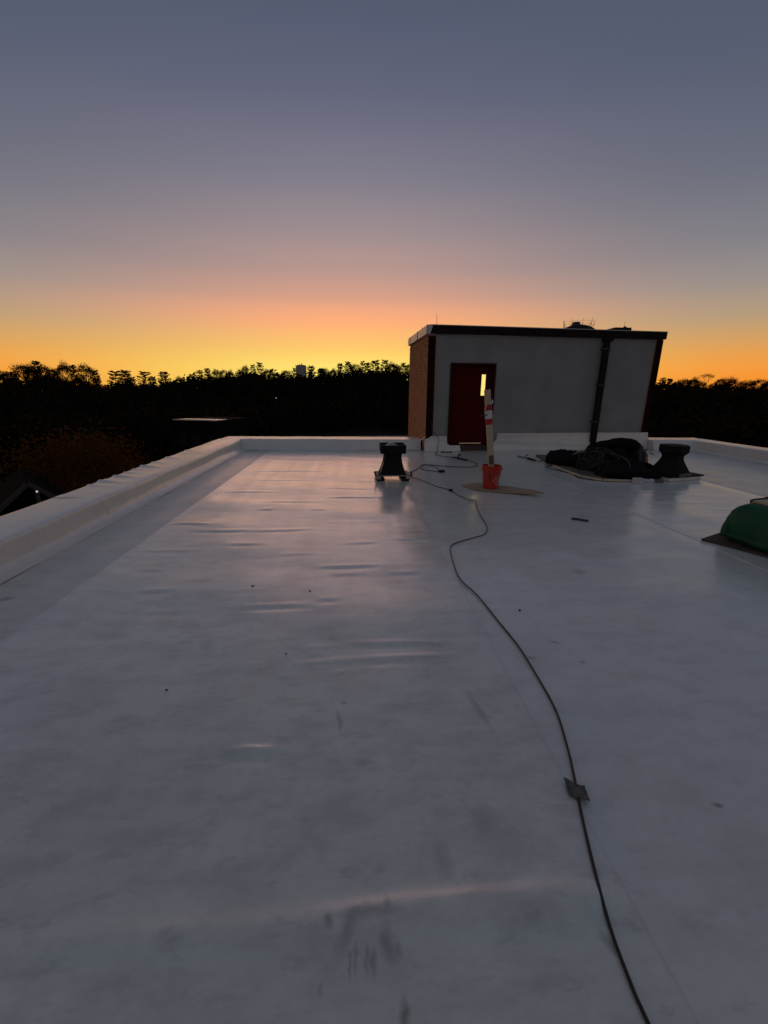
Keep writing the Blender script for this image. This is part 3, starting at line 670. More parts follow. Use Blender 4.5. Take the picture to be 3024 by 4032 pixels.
# ---- dark heap on plywood
sp_ = MB().prism([(4.50, 10.05), (4.22, 8.4), (4.22, 7.35), (4.42, 7.02), (5.45, 6.85), (5.75, 8.2), (5.55, 9.9)], .008, .040)
tag(sp_.build('plywood_sheet', M_PLYD), 'weathered plywood sheet with pale edges under the dark heap near the penthouse', 'plywood')
def heap(name, c, rx, ry, h, seed, mt, rot=0, flat=.5, rough=.22, fold=3.0, z0=.04, seg=56, rings=22, lean=(0, 0)):
    mb = MB()
    for k in range(rings + 1):
        t = k / rings
        for i in range(seg):
            a = 2 * math.pi * i / seg
            wob = 1 + .16 * mnoise.noise(Vector((math.cos(a) * 1.4, math.sin(a) * 1.4, seed)))
            x = rx * t * wob * math.cos(a); y = ry * t * wob * math.sin(a)
            z = h * (1 - t ** 2.2) ** flat
            q = Vector((x * fold, y * fold, seed * 1.7)); nzv = mnoise.fractal(q, 1.0, 2.1, 4)
            rid = 1 - abs(mnoise.noise(Vector((x * fold * 2 + 5, y * fold * 2, seed)))) * 2
            z = max(0, z * (1 + rough * nzv + rough * .5 * (rid - .5)))
            X = x * math.cos(rot) - y * math.sin(rot) + lean[0] * z; Y = x * math.sin(rot) + y * math.cos(rot) + lean[1] * z
            mb.v.append((X, Y, z))
    for k in range(rings):
        for i in range(seg):
            j = (i + 1) % seg; mb.f.append((k * seg + i, (k + 1) * seg + i, (k + 1) * seg + j, k * seg + j))
    mb.f.append(tuple((rings * seg + i) for i in range(seg - 1, -1, -1)))
    return mb.build(name, mt, None, True, (c[0], c[1], z0))
def roll(name, pts, r, seed, mt, squash=1.0):
    P = crom(pts, 8); mb = MB(); seg = 22; n_ = len(P)
    for i, p in enumerate(P):
        t = (P[min(i + 1, n_ - 1)] - P[max(i - 1, 0)]).normalized(); a_ = Vector((0, 0, 1)).cross(t).normalized(); b_ = t.cross(a_)
        e_ = min(1, (min(i, n_ - 1 - i) + .6) / 4) ** .5
        for k in range(seg):
            an = 2 * math.pi * k / seg
            rr = r * e_ * (1 + .20 * mnoise.noise(Vector((math.cos(an) * 1.6, math.sin(an) * 1.6, i * .16 + seed))) + .10 * mnoise.noise(Vector((math.cos(an) * 5, math.sin(an) * 5, i * .5 + seed))))
            mb.v.append(p + a_ * rr * math.cos(an) + b_ * rr * squash * math.sin(an))
    for i in range(n_ - 1):
        for k in range(seg):
            j = (k + 1) % seg; mb.f.append((i * seg + k, i * seg + j, (i + 1) * seg + j, (i + 1) * seg + k))
    mb.f.append(tuple(range(seg - 1, -1, -1))); mb.f.append(tuple(range((n_ - 1) * seg, n_ * seg)))
    return mb.build(name, mt, None, True)
tag(roll('rolled_tarp', [(4.92, 8.55, .30), (5.15, 8.40, .42), (5.40, 8.25, .50), (5.60, 8.15, .49), (5.72, 8.08, .40), (5.74, 8.05, .24)], .138, 2.0, M_TARP), 'thick rolled black tarp drooping over at its right end, highest part of the dark heap', 'tarp')
tag(heap('tarp_heap', (5.34, 8.10), .42, .52, .36, 2.3, M_TARP, .2, .5, .5, 5.5), 'crumpled black tarp mound under the rolled tarp in the dark heap', 'tarp')
tag(roll('black_flap', [(4.50, 8.30, .30), (4.62, 8.24, .355), (4.76, 8.20, .36), (4.9, 8.2, .34)], .05, 7.0, M_PAD, .5), 'grey rag lying over the top of the dark heap left of the downpipe', 'rag')
tag(roll('hose_end', [(5.35, 7.62, .20), (5.55, 7.52, .21), (5.68, 7.46, .15)], .05, 11.0, M_TARP), 'short black hose end poking out toward the octagonal vent', 'hose')
tag(heap('tool_bag', (4.64, 8.75), .42, .44, .26, 5.1, M_TARP, .5, .36, .30, 3.4), 'low rounded black bag at the left end of the dark heap', 'bag')
tag(heap('folded_tarp', (5.05, 7.32), .58, .36, .20, 7.7, M_TARP, -.2, .4, .42, 5.0), 'crumpled flat black tarp along the near side of the dark heap', 'tarp')
tag(heap('black_sack', (5.24, 7.55), .30, .34, .28, 6.2, M_TARP, .3, .5, .3, 4.0), 'slumped black sack at the right foot of the dark heap, nearest the octagonal vent', 'sack')
tag(heap('hose_bundle', (4.88, 8.10), .38, .48, .38, 9.4, M_TARP, .1, .9, .5, 6.0), 'sloping black bundle under the tangled wires in the dark heap', 'bundle')
tag(heap('plastic_sheet', (5.66, 7.85), .14, .16, .46, 3.9, M_BLUETARP, 0, .5, .25, 6.0), 'dark blue plastic bundle at the right side of the dark heap', 'plastic')
tag(MB().tube([(5.70, 7.72, .50), (5.73, 7.70, .44), (5.72, 7.68, .42), (5.77, 7.68, .40), (5.80, 7.70, .385)], .016, 6, 4).build('plastic_strip', M_WTAPE), 'crumpled white plastic strip shining on the right side of the dark heap', 'plastic')
rs2 = random.Random(5)
coil = empty('wire_tangle', (4.72, 7.75, .05)); tag(coil, 'fan of thin grey wires draped over the left of the dark heap', 'wires')
for i in range(24):                                                    # loose turns of wire, each sagging its own way
    cx_, cy_ = rs2.uniform(-.30, .16), rs2.uniform(-.42, .10); r_ = rs2.uniform(.10, .30); a0 = rs2.uniform(0, 6.28); sw = rs2.uniform(2.2, 5.6); el = rs2.uniform(.5, 1.0)
    pts = []
    for k_ in range(9):
        a = a0 + sw * k_ / 8; x = cx_ + r_ * math.cos(a); y = cy_ + r_ * el * math.sin(a)
        hump = .40 * max(0, 1 - ((x - .10) / .62) ** 2 - ((y - .28) / .75) ** 2) ** .8
        pts.append((x, y, .02 + hump + rs2.uniform(0, .035)))
    MB().tube(pts, .0038, 5, 4).build('wire', M_WIRE, coil)
tag(MB().tube([(4.90, 7.62, .42), (5.02, 7.38, .36), (5.02, 7.20, .24), (4.90, 7.08, .12), (4.78, 7.04, .062)], .010, 7, 6).build('cable_loop', M_WIRE), 'thick grey cable looping down the front of the dark heap', 'cable')
for pts, lab in (([(4.20, 8.45), (4.20, 7.9), (4.205, 7.34)], 'pale trim strip along the left edge of the weathered plywood'), ([(4.21, 7.33), (4.30, 7.16), (4.42, 7.01)], 'short pale trim strip at the near left corner of the weathered plywood'), ([(4.43, 7.0), (4.75, 6.945), (4.98, 6.905)], 'pale trim strip along the near edge of the weathered plywood')):
    tag(MB().tube([(x, y, .032) for x, y in pts], .022, 6, 3).build('trim_strip', M_PLYEDGE), lab, 'strip')
tag(MB().tube([(x, y, .012) for x, y in ((4.30, 8.62), (4.06, 8.502), (4.047, 8.352), (4.124, 8.06), (4.208, 7.706), (4.16, 7.35), (4.32, 7.10))], .009, 7, 6).build('cable', M_WIRE), 'grey cable lying along the left side of the weathered plywood', 'cable')
tag(MB().bevbox(-.075, .075, -.05, .05, 0, .10, .006).build('pale_block', M_PAPER, loc=(4.93, 6.80, .006), rot=(0, 0, -.2)), 'small pale block standing at the near edge of the dark heap', 'block')
ck = empty('cable_connector', (4.10, 9.5, .006)); tag(ck, 'black cable connector lying on the roof left of the weathered plywood', 'connector')
MB().tube([(-.06, .55, .01), (-.03, .30, .012), (0, .05, .016), (.02, -.15, .014)], .011, 7, 5).build('lead', M_CORD, ck)
MB().tube([(.0, .06, .02), (.02, -.06, .02), (.05, -.22, .02)], .030, 8, 4, .022).build('plug_body', M_RUBBER, ck)
MB().tube([(.05, -.22, .018), (.16, -.28, .014), (.30, -.12, .012), (.40, -.02, .02)], .009, 6, 5).build('tail', M_CORD, ck)
MB().tube([(.02, .28, .012), (.06, .22, .09)], .010, 6, 2).build('prong', M_CORD, ck)
tag(heap('grey_rag', (5.18, 6.92), .16, .08, .06, 4.4, M_PAPER, .1, .5, .4, 9.0, .006, 24, 8), 'crumpled pale grey rag between the dark heap and the octagonal vent', 'rag')

# ---- green bundle at the right
gp = Matrix.Translation((3.73, 3.99, 0)) @ Matrix.Rotation(R(-64), 4, 'Z')
pb = MB().bevbox(0, 1.15, 0, 1.0, .008, .026, .003, gp)
tag(pb.build('plywood_board', M_SILL), 'brown plywood board under the green bundle at the right edge', 'plywood')
gb = empty('green_bundle', (4.275, 3.68, .027), R(-78)); tag(gb, 'dark green plastic bundle on a board at the right edge of the photo', 'bundle')
mb = MB(); nu, nv = 72, 40
def sgn(v, p_): return math.copysign(abs(v) ** p_, v)
for j in range(nv + 1):
    ph = -math.pi / 2 + math.pi * j / nv
    for i in range(nu):
        th = 2 * math.pi * i / nu
        x = .40 * sgn(math.cos(ph), .30) * sgn(math.cos(th), .34); y = .29 * sgn(math.cos(ph), .34) * sgn(math.sin(th), .42); z = .212 * sgn(math.sin(ph), .6)
        q = Vector((x * 4, y * 4, z * 4 + 2)); d = .035 * mnoise.fractal(q, 1, 2, 4) + .018 * (1 - abs(mnoise.noise(q * 2.2)) * 2)
        tp = 1 - .16 * max(0, z / .2)
        x = x * tp * (1 + d * 1.6); y = y * tp * (1 + d * 2.5); z = z * (1 + d * 1.2)
        if z < -.12: x *= 1.04; y *= 1.06
        mb.v.append((x, y, max(0, z + .202)))
for j in range(nv):
    for i in range(nu):
        k = (i + 1) % nu; mb.f.append((j * nu + i, j * nu + k, (j + 1) * nu + k, (j + 1) * nu + i))
mb.build('cover', M_GREEN, gb, True)
lo = MB(); lo.tube([(-.31, -.20, .20), (-.33, -.22, .17), (-.34, -.225, .11), (-.335, -.225, .04)], .05, 10, 5, .06); lo.build('loose_flap', M_GREEN, gb, True)
bd = empty('pale_board', (4.34, 3.70, .437), R(-78)); tag(bd, 'pale board strapped on top of the green bundle', 'board')
MB().bevbox(-.30, .50, -.13, .10, 0, .030, .004).build('plank', M_PLYEDGE, bd)
MB().tube([(-.27, -.145, -.03), (-.27, -.14, .028), (-.265, 0, .037), (-.26, .10, .036), (-.26, .12, -.02)], .008, 6, 5).build('strap', M_RUBBER, bd)
MB().tube([(-.30, .10, .036), (-.1, .105, .04), (.1, .10, .036), (.4, .102, .036)], .008, 6, 5).build('strap', M_RUBBER, bd)

# ---- cords
cord = [(.72, .35), (.72, .604), (.723, .676), (.74, .797), (.787, .976), (.841, 1.151), (.892, 1.301), (.931, 1.426), (.986, 1.652), (1.003, 1.899), (1.007, 2.21), (.979, 2.511), (.943, 2.888), (.881, 3.188), (.903, 3.54), (.962, 3.929), (1.067, 4.07), (1.268, 4.2), (1.428, 4.307), (1.528, 4.506), (1.569, 4.696), (1.61, 5.069), (1.683, 5.497), (1.76, 5.80), (1.70, 5.81), (1.63, 5.95), (1.574, 6.167), (1.511, 6.514), (1.368, 6.746), (1.258, 7.115), (1.09, 7.50), (1.00, 7.58)]
tag(MB().tube([(x, y, .0115) for x, y in cord], .0056, 8, 6).build('extension_cord', M_CORD), 'long black extension cord snaking from the foreground to the timber-footed vent', 'cord')
tag(MB().bevbox(-.03, .03, -.02, .02, 0, .035, .006).build('cord_plug', M_RUBBER, loc=(1.53, 6.42, .006), rot=(0, 0, -.9)), 'small black plug on the long cord near the plywood offcut', 'plug')
c2 = [(2.015, 10.955, .80), (2.024, 10.95, .59), (2.06, 10.945, .525), (2.18, 10.935, .392), (2.225, 10.93, .292), (2.19, 10.90, .125), (2.16, 10.80, .02), (2.06, 10.50, .012), (2.126, 10.17, .012), (2.346, 9.875, .012), (2.476, 9.523, .012), (2.636, 9.333, .012), (2.696, 9.086, .012), (2.637, 8.759, .012), (2.513, 8.578, .012), (2.262, 8.56, .012), (1.959, 8.667, .012), (1.662, 8.838, .012), (1.48, 8.815, .014), (1.3, 8.458, .012), (1.195, 8.207, .012), (1.0, 7.78, .05)]
tag(MB().tube(c2, .0075, 7, 6).build('power_cord', M_CORD), 'black cord hanging from the penthouse wall and looping back to the vent', 'cord')
c3 = [(1.48, 8.815, .026), (1.42, 8.72, .024), (1.364, 8.426, .012), (1.425, 8.252, .012), (1.696, 8.046, .014), (1.699, 8.266, .012), (1.687, 8.619, .012), (1.601, 8.81, .016), (1.49, 8.83, .028)]
lp = empty('looped_cord', (1.7, 8.04, .006)); tag(lp, 'short looped black cord ending in a connector between the vent and the bucket', 'cord')
MB().tube([(x - 1.7, y - 8.04, z - .006) for x, y, z in c3], .0065, 7, 6).build('lead', M_CORD, lp)
MB().bevbox(-.05, .075, -.04, .05, 0, .04, .012).build('connector', M_RUBBER, lp)
tag(MB().tube([(2.45, 9.70, .02), (2.50, 9.90, .03), (2.54, 10.0, .06), (2.60, 10.05, .05)], .018, 7, 4).build('connector_stub', M_RUBBER), 'small black connector stub beside the cord in front of the door', 'connector')
tag(MB().tube([(2.36, 9.87, .022), (2.50, 9.60, .022), (2.60, 9.42, .022)], .016, 7, 4).build('cord_splice', M_RUBBER), 'black taped splice on the cord in front of the door', 'splice')
tag(MB().bevbox(-.15, .16, -.018, .018, 0, .022, .004).build('black_bar', M_RUBBER, loc=(2.40, 10.78, .006), rot=(0, 0, -.15)), 'thin black bar lying at the foot of the flashing left of the door', 'bar')
tag(MB().bevbox(-.098, .098, -.018, .018, 0, .02, .003).build('metal_bar', M_DARKSTEEL, loc=(2.80, 4.785, .003), rot=(0, 0, -.62)), 'short dark metal bar lying alone on the bare roof right of the cord', 'bar')
# ---- pad lying over the cord
mb = MB(); c = Vector((.866, 1.222)); nn = 10
P4 = [Vector((.838, 1.283)), Vector((.828, 1.215)), Vector((.893, 1.178)), Vector((.908, 1.248))]
for s_ in (0, 1):
    for j in range(nn + 1):
        for i in range(nn + 1):
            u, v = i / nn, j / nn
            q = P4[0] * (1 - u) * (1 - v) + P4[1] * (1 - u) * v + P4[2] * u * v + P4[3] * u * (1 - v)
            dd = abs((q.x - .866) * .95 + (q.y - 1.222) * .31)
            z = .0065 + .0125 * math.exp(-(dd / .017) ** 2) + .003 * mnoise.noise(Vector((q.x * 60, q.y * 60, 1))) + .006 * (abs(u - .5) * 2) ** 6
            mb.v.append((q.x, q.y, z + (.004 if s_ else 0)))
w1 = (nn + 1) ** 2
for j in range(nn):
    for i in range(nn):
        k = j * (nn + 1) + i; mb.f += [(w1 + k, w1 + k + nn + 1, w1 + k + nn + 2, w1 + k + 1), (k, k + 1, k + nn + 2, k + nn + 1)]
ring_i = [i for i in range(nn + 1)] + [j * (nn + 1) + nn for j in range(1, nn + 1)] + [nn * (nn + 1) + i for i in range(nn - 1, -1, -1)] + [j * (nn + 1) for j in range(nn - 1, 0, -1)]
for a, b in zip(ring_i, ring_i[1:] + ring_i[:1]): mb.f.append((a, b, w1 + b, w1 + a))
tag(mb.build('rubber_pad', M_PAD), 'small grey rubber pad lying over the long cord in the foreground', 'pad')
for i, (x, y, s_, lab) in enumerate(((1.192, 2.656, .010, 'tiny dark pebble on the bare roof right of the cord'), (-1.027, 1.949, .007, 'tiny dark pebble on the left of the roof foreground'), (-.438, 2.232, .006, 'tiny dark pebble left of the paired folds'), (-.855, 3.177, .012, 'tiny dark pebble above the longest bright fold'), (-.377, 3.057, .009, 'tiny dark pebble beside the small bright fold'))):
    tag(heap('pebble', (x, y), s_, s_ * .8, s_ * .8, i + 1.1, M_RUBBER, 0, .5, .2, 40, .0045, 10, 4), lab, 'pebble')

# ------------------------------------------------------------------ trees
def quads(rs, c, n, spread, size, V, F, flat=1.0):
    for _ in range(n):
        p = Vector((rs.gauss(0, spread), rs.gauss(0, spread), rs.gauss(0, spread * flat))) + c
        a = Vector((rs.uniform(-1, 1), rs.uniform(-1, 1), rs.uniform(-1, 1))).normalized(); b = a.cross(Vector((rs.uniform(-1, 1), rs.uniform(-1, 1), rs.uniform(-1, 1)))).normalized()
        s = size * rs.uniform(.6, 1.3); k = len(V)
        V += [tuple(p + a * s), tuple(p + b * s * .6), tuple(p - a * s), tuple(p - b * s * .6)]; F.append((k, k + 1, k + 2, k + 3))
def pine(seed, H=18.0, Wd=7.0):
    rs = random.Random(seed); tb = MB(); V = []; F = []
    tb.tube([(0, 0, -.5), (.1, 0, H * .4), (-.05, .1, H * .75), (0, 0, H * .97)], .32, 7, 3, .05)
    lv = H * rs.uniform(.28, .36)
    while lv < H * .97:
        t = max(0, lv - H * .35) / (H * .65); ln = Wd * .5 * (1.0 - .55 * t ** 1.6) * rs.uniform(.7, 1.12) + .3
        n = rs.randint(4, 6); ph = rs.uniform(0, 6.28)
        for i in range(n):
            a = ph + 6.283 * i / n + rs.uniform(-.3, .3); l2 = ln * rs.uniform(.65, 1.12); rise = rs.uniform(.25, .60) * (.6 + t)
            tip = Vector((l2 * math.cos(a), l2 * math.sin(a), lv + l2 * rise)); root = Vector((0, 0, lv)); mid = root.lerp(tip, .55) - Vector((0, 0, l2 * .08))
            tb.tube([root, mid, tip], .07, 4, 2, .02)
            for q in (.45, .65, .85, 1.0):
                c = (root.lerp(mid, q / .55) if q < .55 else mid.lerp(tip, (q - .55) / .45))
                quads(rs, c + Vector((0, 0, .15)), 40, .26, .20, V, F, .6)
        lv += rs.uniform(1.1, 1.8)
    quads(rs, Vector((0, 0, H * .95)), 70, .36, .20, V, F, 1.6)
    lb = MB(); lb.v = V; lb.f = F
    return tb.mesh('trunk', M_BARK), lb.mesh('crown', M_PINE)
def broad(seed, H=15.0, Wd=8.0, lm=None, clumps=120, per=56, size=.22, low=.10):
    rs = random.Random(seed); tb = MB(); V = []; F = []
    tb.tube([(0, 0, -.5), (.1, .05, H * .3), (0, .1, H * .6)], .34, 7, 3, .14)
    for i in range(7):
        a = 6.283 * i / 7 + rs.uniform(-.3, .3); tb.tube([(0, 0, H * rs.uniform(.28, .45)), (Wd * .2 * math.cos(a), Wd * .2 * math.sin(a), H * .6), (Wd * .36 * math.cos(a), Wd * .36 * math.sin(a), H * rs.uniform(.7, .88))], .13, 5, 3, .03)
    zc = H * (1 + low) / 2; hz = H * (1 - low) / 2
    for _ in range(clumps):
        d = Vector((rs.gauss(0, 1), rs.gauss(0, 1), rs.gauss(0, 1))).normalized() * rs.uniform(.55, 1.0) ** .6
        wob = 1 + .28 * mnoise.noise(d * 2.3 + Vector((seed, 0, 0)))
        c = Vector((d.x * Wd * .5 * wob, d.y * Wd * .5 * wob, zc + d.z * hz * wob))
        quads(rs, c, per, Wd * .08, size, V, F)
    lb = MB(); lb.v = V; lb.f = F
    return tb.mesh('trunk', M_BARK), lb.mesh('crown', lm or M_LEAF)
PINES = [pine(s_) for s_ in (1, 2, 3, 4)]; BROADS = [broad(s_) for s_ in (5, 6, 7, 8)]
TREES = [(-173.2, 229.4, 11.0, 'R', 5.0), (-167.7, 226.9, 10.1, 'P', 5.0), (-170.4, 239.4, 14.8, 'R', 8.1), (-162.3, 233.3, 13.5, 'R', 5.7), (-158.3, 231.8, 14.9, 'P', 5.1), (-163.8, 244.2, 14.7, 'R', 5.4), (-172.2, 263.4, 13.9, 'R', 5.8), (-164.9, 262.5, 16.4, 'R', 7.2), (-160.5, 263.6, 14.7, 'P', 4.9), (-144.7, 247.7, 14.9, 'R', 8.5), (-147.2, 260.8, 12.2, 'P', 5.2),
         (-134.0, 256.1, 11.3, 'P', 8.3), (-127.9, 254.6, 11.8, 'P', 8.5), (-123.7, 253.7, 8.6, 'P', 4.3), (-119.7, 260.4, 11.7, 'P', 8.2), (-127.5, 288.1, 9.3, 'P', 4.9), (-120.1, 287.1, 12.4, 'P', 8.1), (-111.9, 289.4, 10.2, 'R', 5.9), (-104.6, 291.8, 11.7, 'P', 5.6), (-92.3, 270.4, 12.7, 'P', 5.5), (-89.6, 276.2, 14.2, 'P', 5.3), (-88.7, 289.8, 14.8, 'R', 6.5), (-85.2, 295.2, 15.0, 'R', 6.0), (-82.8, 301.0, 14.5, 'R', 6.1), (-76.7, 303.7, 15.6, 'R', 6.2), (-65.9, 273.7, 16.3, 'R', 5.9), (-66.1, 294.9, 17.8, 'P', 4.3), (-62.3, 298.4, 18.8, 'P', 6.1), (-56.0, 292.9, 15.2, 'R', 7.7), (-48.6, 280.9, 12.6, 'R', 6.4), (-44.6, 293.6, 14.9, 'R', 8.4), (-36.9, 279.2, 14.7, 'P', 4.2),
         (-29.8, 314.0, 18.1, 'P', 7.5), (-23.1, 311.8, 16.7, 'P', 6.1), (-19.9, 299.2, 16.8, 'R', 8.6), (-13.2, 289.7, 15.4, 'R', 5.7), (-9.2, 314.2, 19.8, 'P', 6.1), (-3.6, 300.9, 20.6, 'P', 6.6), (1.2, 313.3, 20.4, 'R', 10.1), (6.6, 311.9, 21.3, 'P', 4.7), (9.7, 298.2, 19.5, 'P', 5.8), (14.7, 294.2, 21.2, 'P', 7.5), (21.5, 301.2, 21.9, 'P', 6.9), (25.6, 294.1, 20.0, 'R', 7.1), (28.4, 283.0, 18.4, 'R', 5.9), (32.8, 288.3, 19.4, 'P', 4.7), (39.4, 308.0, 20.3, 'R', 6.4),
         (166.9, 224.5, 8.6, 'P', 4.1), (169.4, 222.8, 8.2, 'P', 3.8), (186.8, 238.6, 8.1, 'R', 5.9), (180.6, 225.9, 9.0, 'R', 6.4), (190.2, 231.2, 9.2, 'R', 8.5), (191.7, 226.7, 7.4, 'R', 4.7), (192.1, 219.5, 6.5, 'R', 6.0), (212.4, 236.5, 10.0, 'R', 7.3), (193.5, 210.4, 8.8, 'R', 6.5), (202.6, 213.8, 7.7, 'R', 4.5), (198.6, 205.9, 7.4, 'R', 4.6), (213.7, 215.3, 8.8, 'R', 8.0), (206.1, 202.6, 7.5, 'R', 6.3)]
SPECIAL = {11: 'left half of the broad double-crowned pine standing apart on the left skyline', 12: 'right half of the broad double-crowned pine standing apart on the left skyline', 14: 'lone fan-shaped pine on the skyline, middle of the three separate pines', 16: 'lone rounded pine on the skyline, rightmost of the three separate pines',
           26: 'slim pine spire right next to the boxy pine left of the water tank', 27: 'boxy flat-topped pine rising above the ridge left of the water tank', 30: 'rounded tree just left of the water tank', 31: 'thin pine touching the left side of the water tank', 32: 'pine with bare side branches just right of the water tank', 34: 'round bushy treetop second right of the water tank',
           41: 'tall ragged pine, highest on the ridge left of the penthouse', 42: 'tall ragged pine nearest the penthouse among the highest on the ridge', 46: 'treetop touching the brick side wall of the penthouse', 47: 'small ragged pine touching the right edge of the penthouse', 48: 'second small ragged pine right of the penthouse', 51: 'broad domed treetop right of the penthouse', 54: 'wide flat-topped tree in the middle of the right skyline', 58: 'domed tree at the right edge of the photo'}
rs3 = random.Random(8)
for i, (x, y, zt, kd, wd) in enumerate(TREES):
    g = terrain(x, y) - .3; Hh = zt - g
    tm, cm = (PINES if kd == 'P' else BROADS)[i % 4]
    e = empty('pine_tree' if kd == 'P' else 'leafy_tree', (x, y, g), rs3.uniform(0, 6.28))
    ordn = 'first second third fourth fifth sixth seventh eighth ninth tenth eleventh twelfth thirteenth fourteenth fifteenth sixteenth seventeenth eighteenth nineteenth twentieth twenty-first'.split()
    look = 'ragged dark pine' if kd == 'P' else 'rounded dark tree'
    if i < 11: grp, k0, wh = 'trees of the tall clump at the left edge', 0, 'from the left in the tall clump at the left edge'
    elif i < 32: grp, k0, wh = 'trees on the ridge left of the water tank', 11, 'rightwards after the tall left clump, before the tank'
    elif i < 47: grp, k0, wh = 'trees on the ridge between water tank and penthouse', 32, 'rightwards from the water tank'
    else: grp, k0, wh = 'trees on the skyline right of the penthouse', 47, 'rightwards from the penthouse'
    rank = sorted(range(*{0: (0, 11), 11: (11, 32), 32: (32, 47), 47: (47, len(TREES))}[k0]), key=lambda q: TREES[q][0] / TREES[q][1]).index(i)
    lab = f'{look}, {ordn[rank]} {wh}'
    tag(e, SPECIAL.get(i, lab), 'tree', grp)
    nomH, nomW = (18.3, 7.4) if kd == 'P' else (15.6, 8.8)
    if kd == 'R' and i < 11: wd *= 1.25
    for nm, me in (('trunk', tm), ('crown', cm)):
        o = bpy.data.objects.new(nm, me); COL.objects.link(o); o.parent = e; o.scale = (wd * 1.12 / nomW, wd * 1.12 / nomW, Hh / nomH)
# bare tree standing against the afterglow on the right
bt = empty('bare_tree', (188.4, 220.5, terrain(188.4, 220.5))); tag(bt, 'leafless twiggy tree showing rusty against the glow on the right skyline', 'tree')
rs4 = random.Random(21); tw = MB(); Hb = 10.4 - bt.location.z
def grow(p, d, ln, r, dep):
    q = p + d * ln; tw.tube([p, p.lerp(q, .5) + Vector((rs4.uniform(-.1, .1), rs4.uniform(-.1, .1), 0)) * ln * .4, q], r, 4, 1, r * .6)
    if dep:
        for _ in range(3):
            nd = (d + Vector((rs4.uniform(-.7, .7), rs4.uniform(-.7, .7), rs4.uniform(-.1, .5)))).normalized(); grow(q, nd, ln * rs4.uniform(.6, .8), max(r * .66, .022), dep - 1)
grow(Vector((0, 0, Hb * .33)), Vector((0, 0, 1)), Hb * .22, .12, 6)
tw.build('crown', M_TWIG, bt); MB().tube([(0, 0, -.5), (0, 0, Hb * .36)], .2, 7, 1, .12).build('trunk', M_BARK, bt)
# the wood below the skyline: reads as one dark mass
V = []; F = []; rs5 = random.Random(3)
for _ in range(2300):
    a = R(rs5.uniform(-62, 64)); q = rs5.random(); r = 85 + 227 * q ** .8 if q < .8 else rs5.uniform(280, 312)
    x, y = r * math.sin(a), r * math.cos(a); g = terrain(x, y); h = rs5.uniform(7.0, 9.8) if r < 262 else rs5.uniform(4.6, 6.6); w = rs5.uniform(2.4, 4.0)
    if -26 < x < 30 and 56 < y < 140: continue
    if r < 100 and x > -10: continue
    for _k in range(22):
        d = Vector((rs5.gauss(0, 1), rs5.gauss(0, 1), abs(rs5.gauss(0, 1)) - .55)).normalized()
        quads(rs5, Vector((x + d.x * w, y + d.y * w, g + h * .42 + d.z * h * .5)), 4 if r < 262 else 12, .6, .9 if r < 262 else .38, V, F)
lb = MB(); lb.v = V; lb.f = F
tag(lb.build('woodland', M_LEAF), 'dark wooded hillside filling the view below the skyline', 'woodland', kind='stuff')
# rust-coloured tree beyond the left parapet
tm, cm = broad(31, 11.2, 6.6, M_AUTUMN, 420, 60, .09, .18)
e = empty('autumn_tree', (-14.9, 23.9, GROUND)); tag(e, 'rust-orange autumn tree just beyond the left parapet', 'tree')
for nm, me in (('trunk', tm), ('crown', cm)):
    o = bpy.data.objects.new(nm, me); COL.objects.link(o); o.parent = e
tm, cm = broad(37, 9.75, 3.6, M_AUTUMN, 240, 34, .075, .2)
e = empty('autumn_tree', (-10.3, 15.0, GROUND)); tag(e, 'lower rust-brown tree by the small lamp and the pale gable edge', 'tree')
for nm, me in (('trunk', tm), ('crown', cm)):
    o = bpy.data.objects.new(nm, me); COL.objects.link(o); o.parent = e

# ------------------------------------------------------------------ far things
tk = empty('water_tank', (-35.0, 298.0, terrain(-35, 298))); tz = tk.location.z
tag(tk, 'pale cylindrical water tank with a shallow domed roof above the treetops', 'water tank')
T0 = 17.4 - tz
auto_smooth(MB().lathe([(3.45, 0), (3.45, T0), (3.55, T0), (3.55, T0 + .12)], 40).build('shell', M_TANK, tk))
auto_smooth(MB().lathe([(3.5, T0 + .12), (2.6, T0 + .5), (1.3, T0 + .78), (.02, T0 + .88)], 40).build('roof', M_TANK, tk))
MB().lathe([(.28, T0 + .8), (.28, T0 + 1.5), (.38, T0 + 1.55), (.02, T0 + 1.75)], 10, (.4, 0, 0)).build('roof_vent', M_TANK, tk)
MB().tube([(-1.2, 0, T0 + .7), (-1.2, 0, T0 + 2.9)], .06, 5, 1).build('antenna', M_DARKSTEEL, tk)
lad = MB()
for s_ in (-.25, .25): lad.tube([(-3.40 + s_ * .3, -1.2 + s_, 2), (-3.40 + s_ * .3, -1.2 + s_, T0 + .9)], .05, 5, 1)
lad.build('ladder', M_DARKSTEEL, tk)
hb = empty('flat_roofed_building', (-20, 60.5, GROUND), R(-19.5)); tag(hb, 'dark flat-roofed building with a thin pale roof edge beyond the left parapet corner', 'building')
hz_ = -2.25 - GROUND
MB().box(-3.35, 3.35, -3.0, 4.2, 0, hz_).build('wall', M_ROOFING, hb)
MB().bevbox(-3.42, 3.42, -3.1, -2.9, hz_ - .06, hz_ + .07, .02).build('roof_edge', M_COPING, hb)
for x in (-2.2, 0, 2.2):
    w_ = MB().box(x - .6, x + .6, -3.03, -3.005, 6.4, 8.0).build('window', M_ROOFING, hb)
    MB().box(x - .52, x + .52, -3.045, -3.032, 6.48, 7.92).build('pane', M_BLACK, w_)
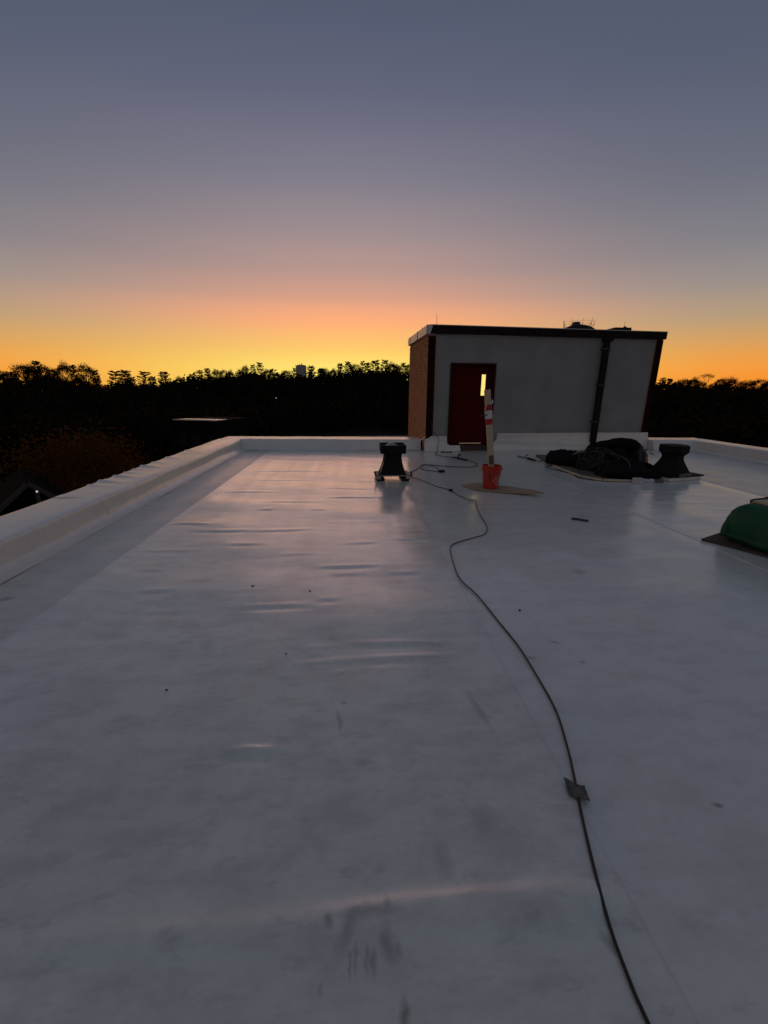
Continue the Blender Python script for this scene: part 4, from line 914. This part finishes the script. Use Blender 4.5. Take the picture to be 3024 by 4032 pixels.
MB().box(-3.3, 3.3, -2.88, -.6, hz_ + .002, hz_ + .03).build('roof_membrane', M_FLASH, hb)
ho = empty('house', (-14.88, 19.53, GROUND), R(38)); tag(ho, 'house gable with a pale roof edge below the left parapet, beside a lit lamp', 'house')
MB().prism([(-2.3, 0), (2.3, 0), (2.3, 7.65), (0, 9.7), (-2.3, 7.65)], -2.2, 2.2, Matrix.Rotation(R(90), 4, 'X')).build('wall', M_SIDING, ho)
gr = MB()
for s_ in (-1, 1): gr.box(0, 3.75, -2.5, 2.5, -.05, .03, Matrix.Translation((0, 0, 9.85)) @ Matrix.Rotation(R(41.6) if s_ > 0 else R(180 - 41.6), 4, 'Y'))
gr = gr.build('roof', M_ROOFING, ho)
for s_ in (-1, 1): MB().box(.02, 3.78, -2.60, -2.505, -.08, .08, Matrix.Translation((0, 0, 9.85)) @ Matrix.Rotation(R(41.6) if s_ > 0 else R(180 - 41.6), 4, 'Y')).build('barge_board', M_BARGE, gr)
for x in (-1.0, 1.0):
    w_ = MB().box(x - .5, x + .5, -2.24, -2.203, 4.6, 5.9).build('window', M_BARGE, ho); MB().box(x - .42, x + .42, -2.25, -2.242, 4.68, 5.82).build('pane', M_DARKSTEEL, w_)
def lamp(name, x, y, z, g, r, label):
    e = empty(name, (x, y, g)); tag(e, label, 'lamp')
    MB().tube([(0, 0, 0), (0, 0, z - g - r)], .05, 7, 1).build('pole', M_DARKSTEEL, e)
    MB().lathe([(r * 1.5, z - g + r), (r * .6, z - g + r * 1.8), (.01, z - g + r * 2)], 10).build('lamp_shade', M_DARKSTEEL, e)
    MB().lathe([(.01, z - g - r), (r * .8, z - g - r * .6), (r, z - g), (r * .8, z - g + r * .7), (.01, z - g + r)], 12).build('bulb', M_LAMP, e)
lamp('yard_lamp', -10.1, 13.6, -1.56, GROUND, .030, 'small lit lamp glowing among the rust-brown leaves at the left edge')
lamp('street_lamp', -26.2, 147.7, -.88, terrain(-26.2, 147.7), .14, 'tiny lit street lamp far off on the dark wooded hillside')
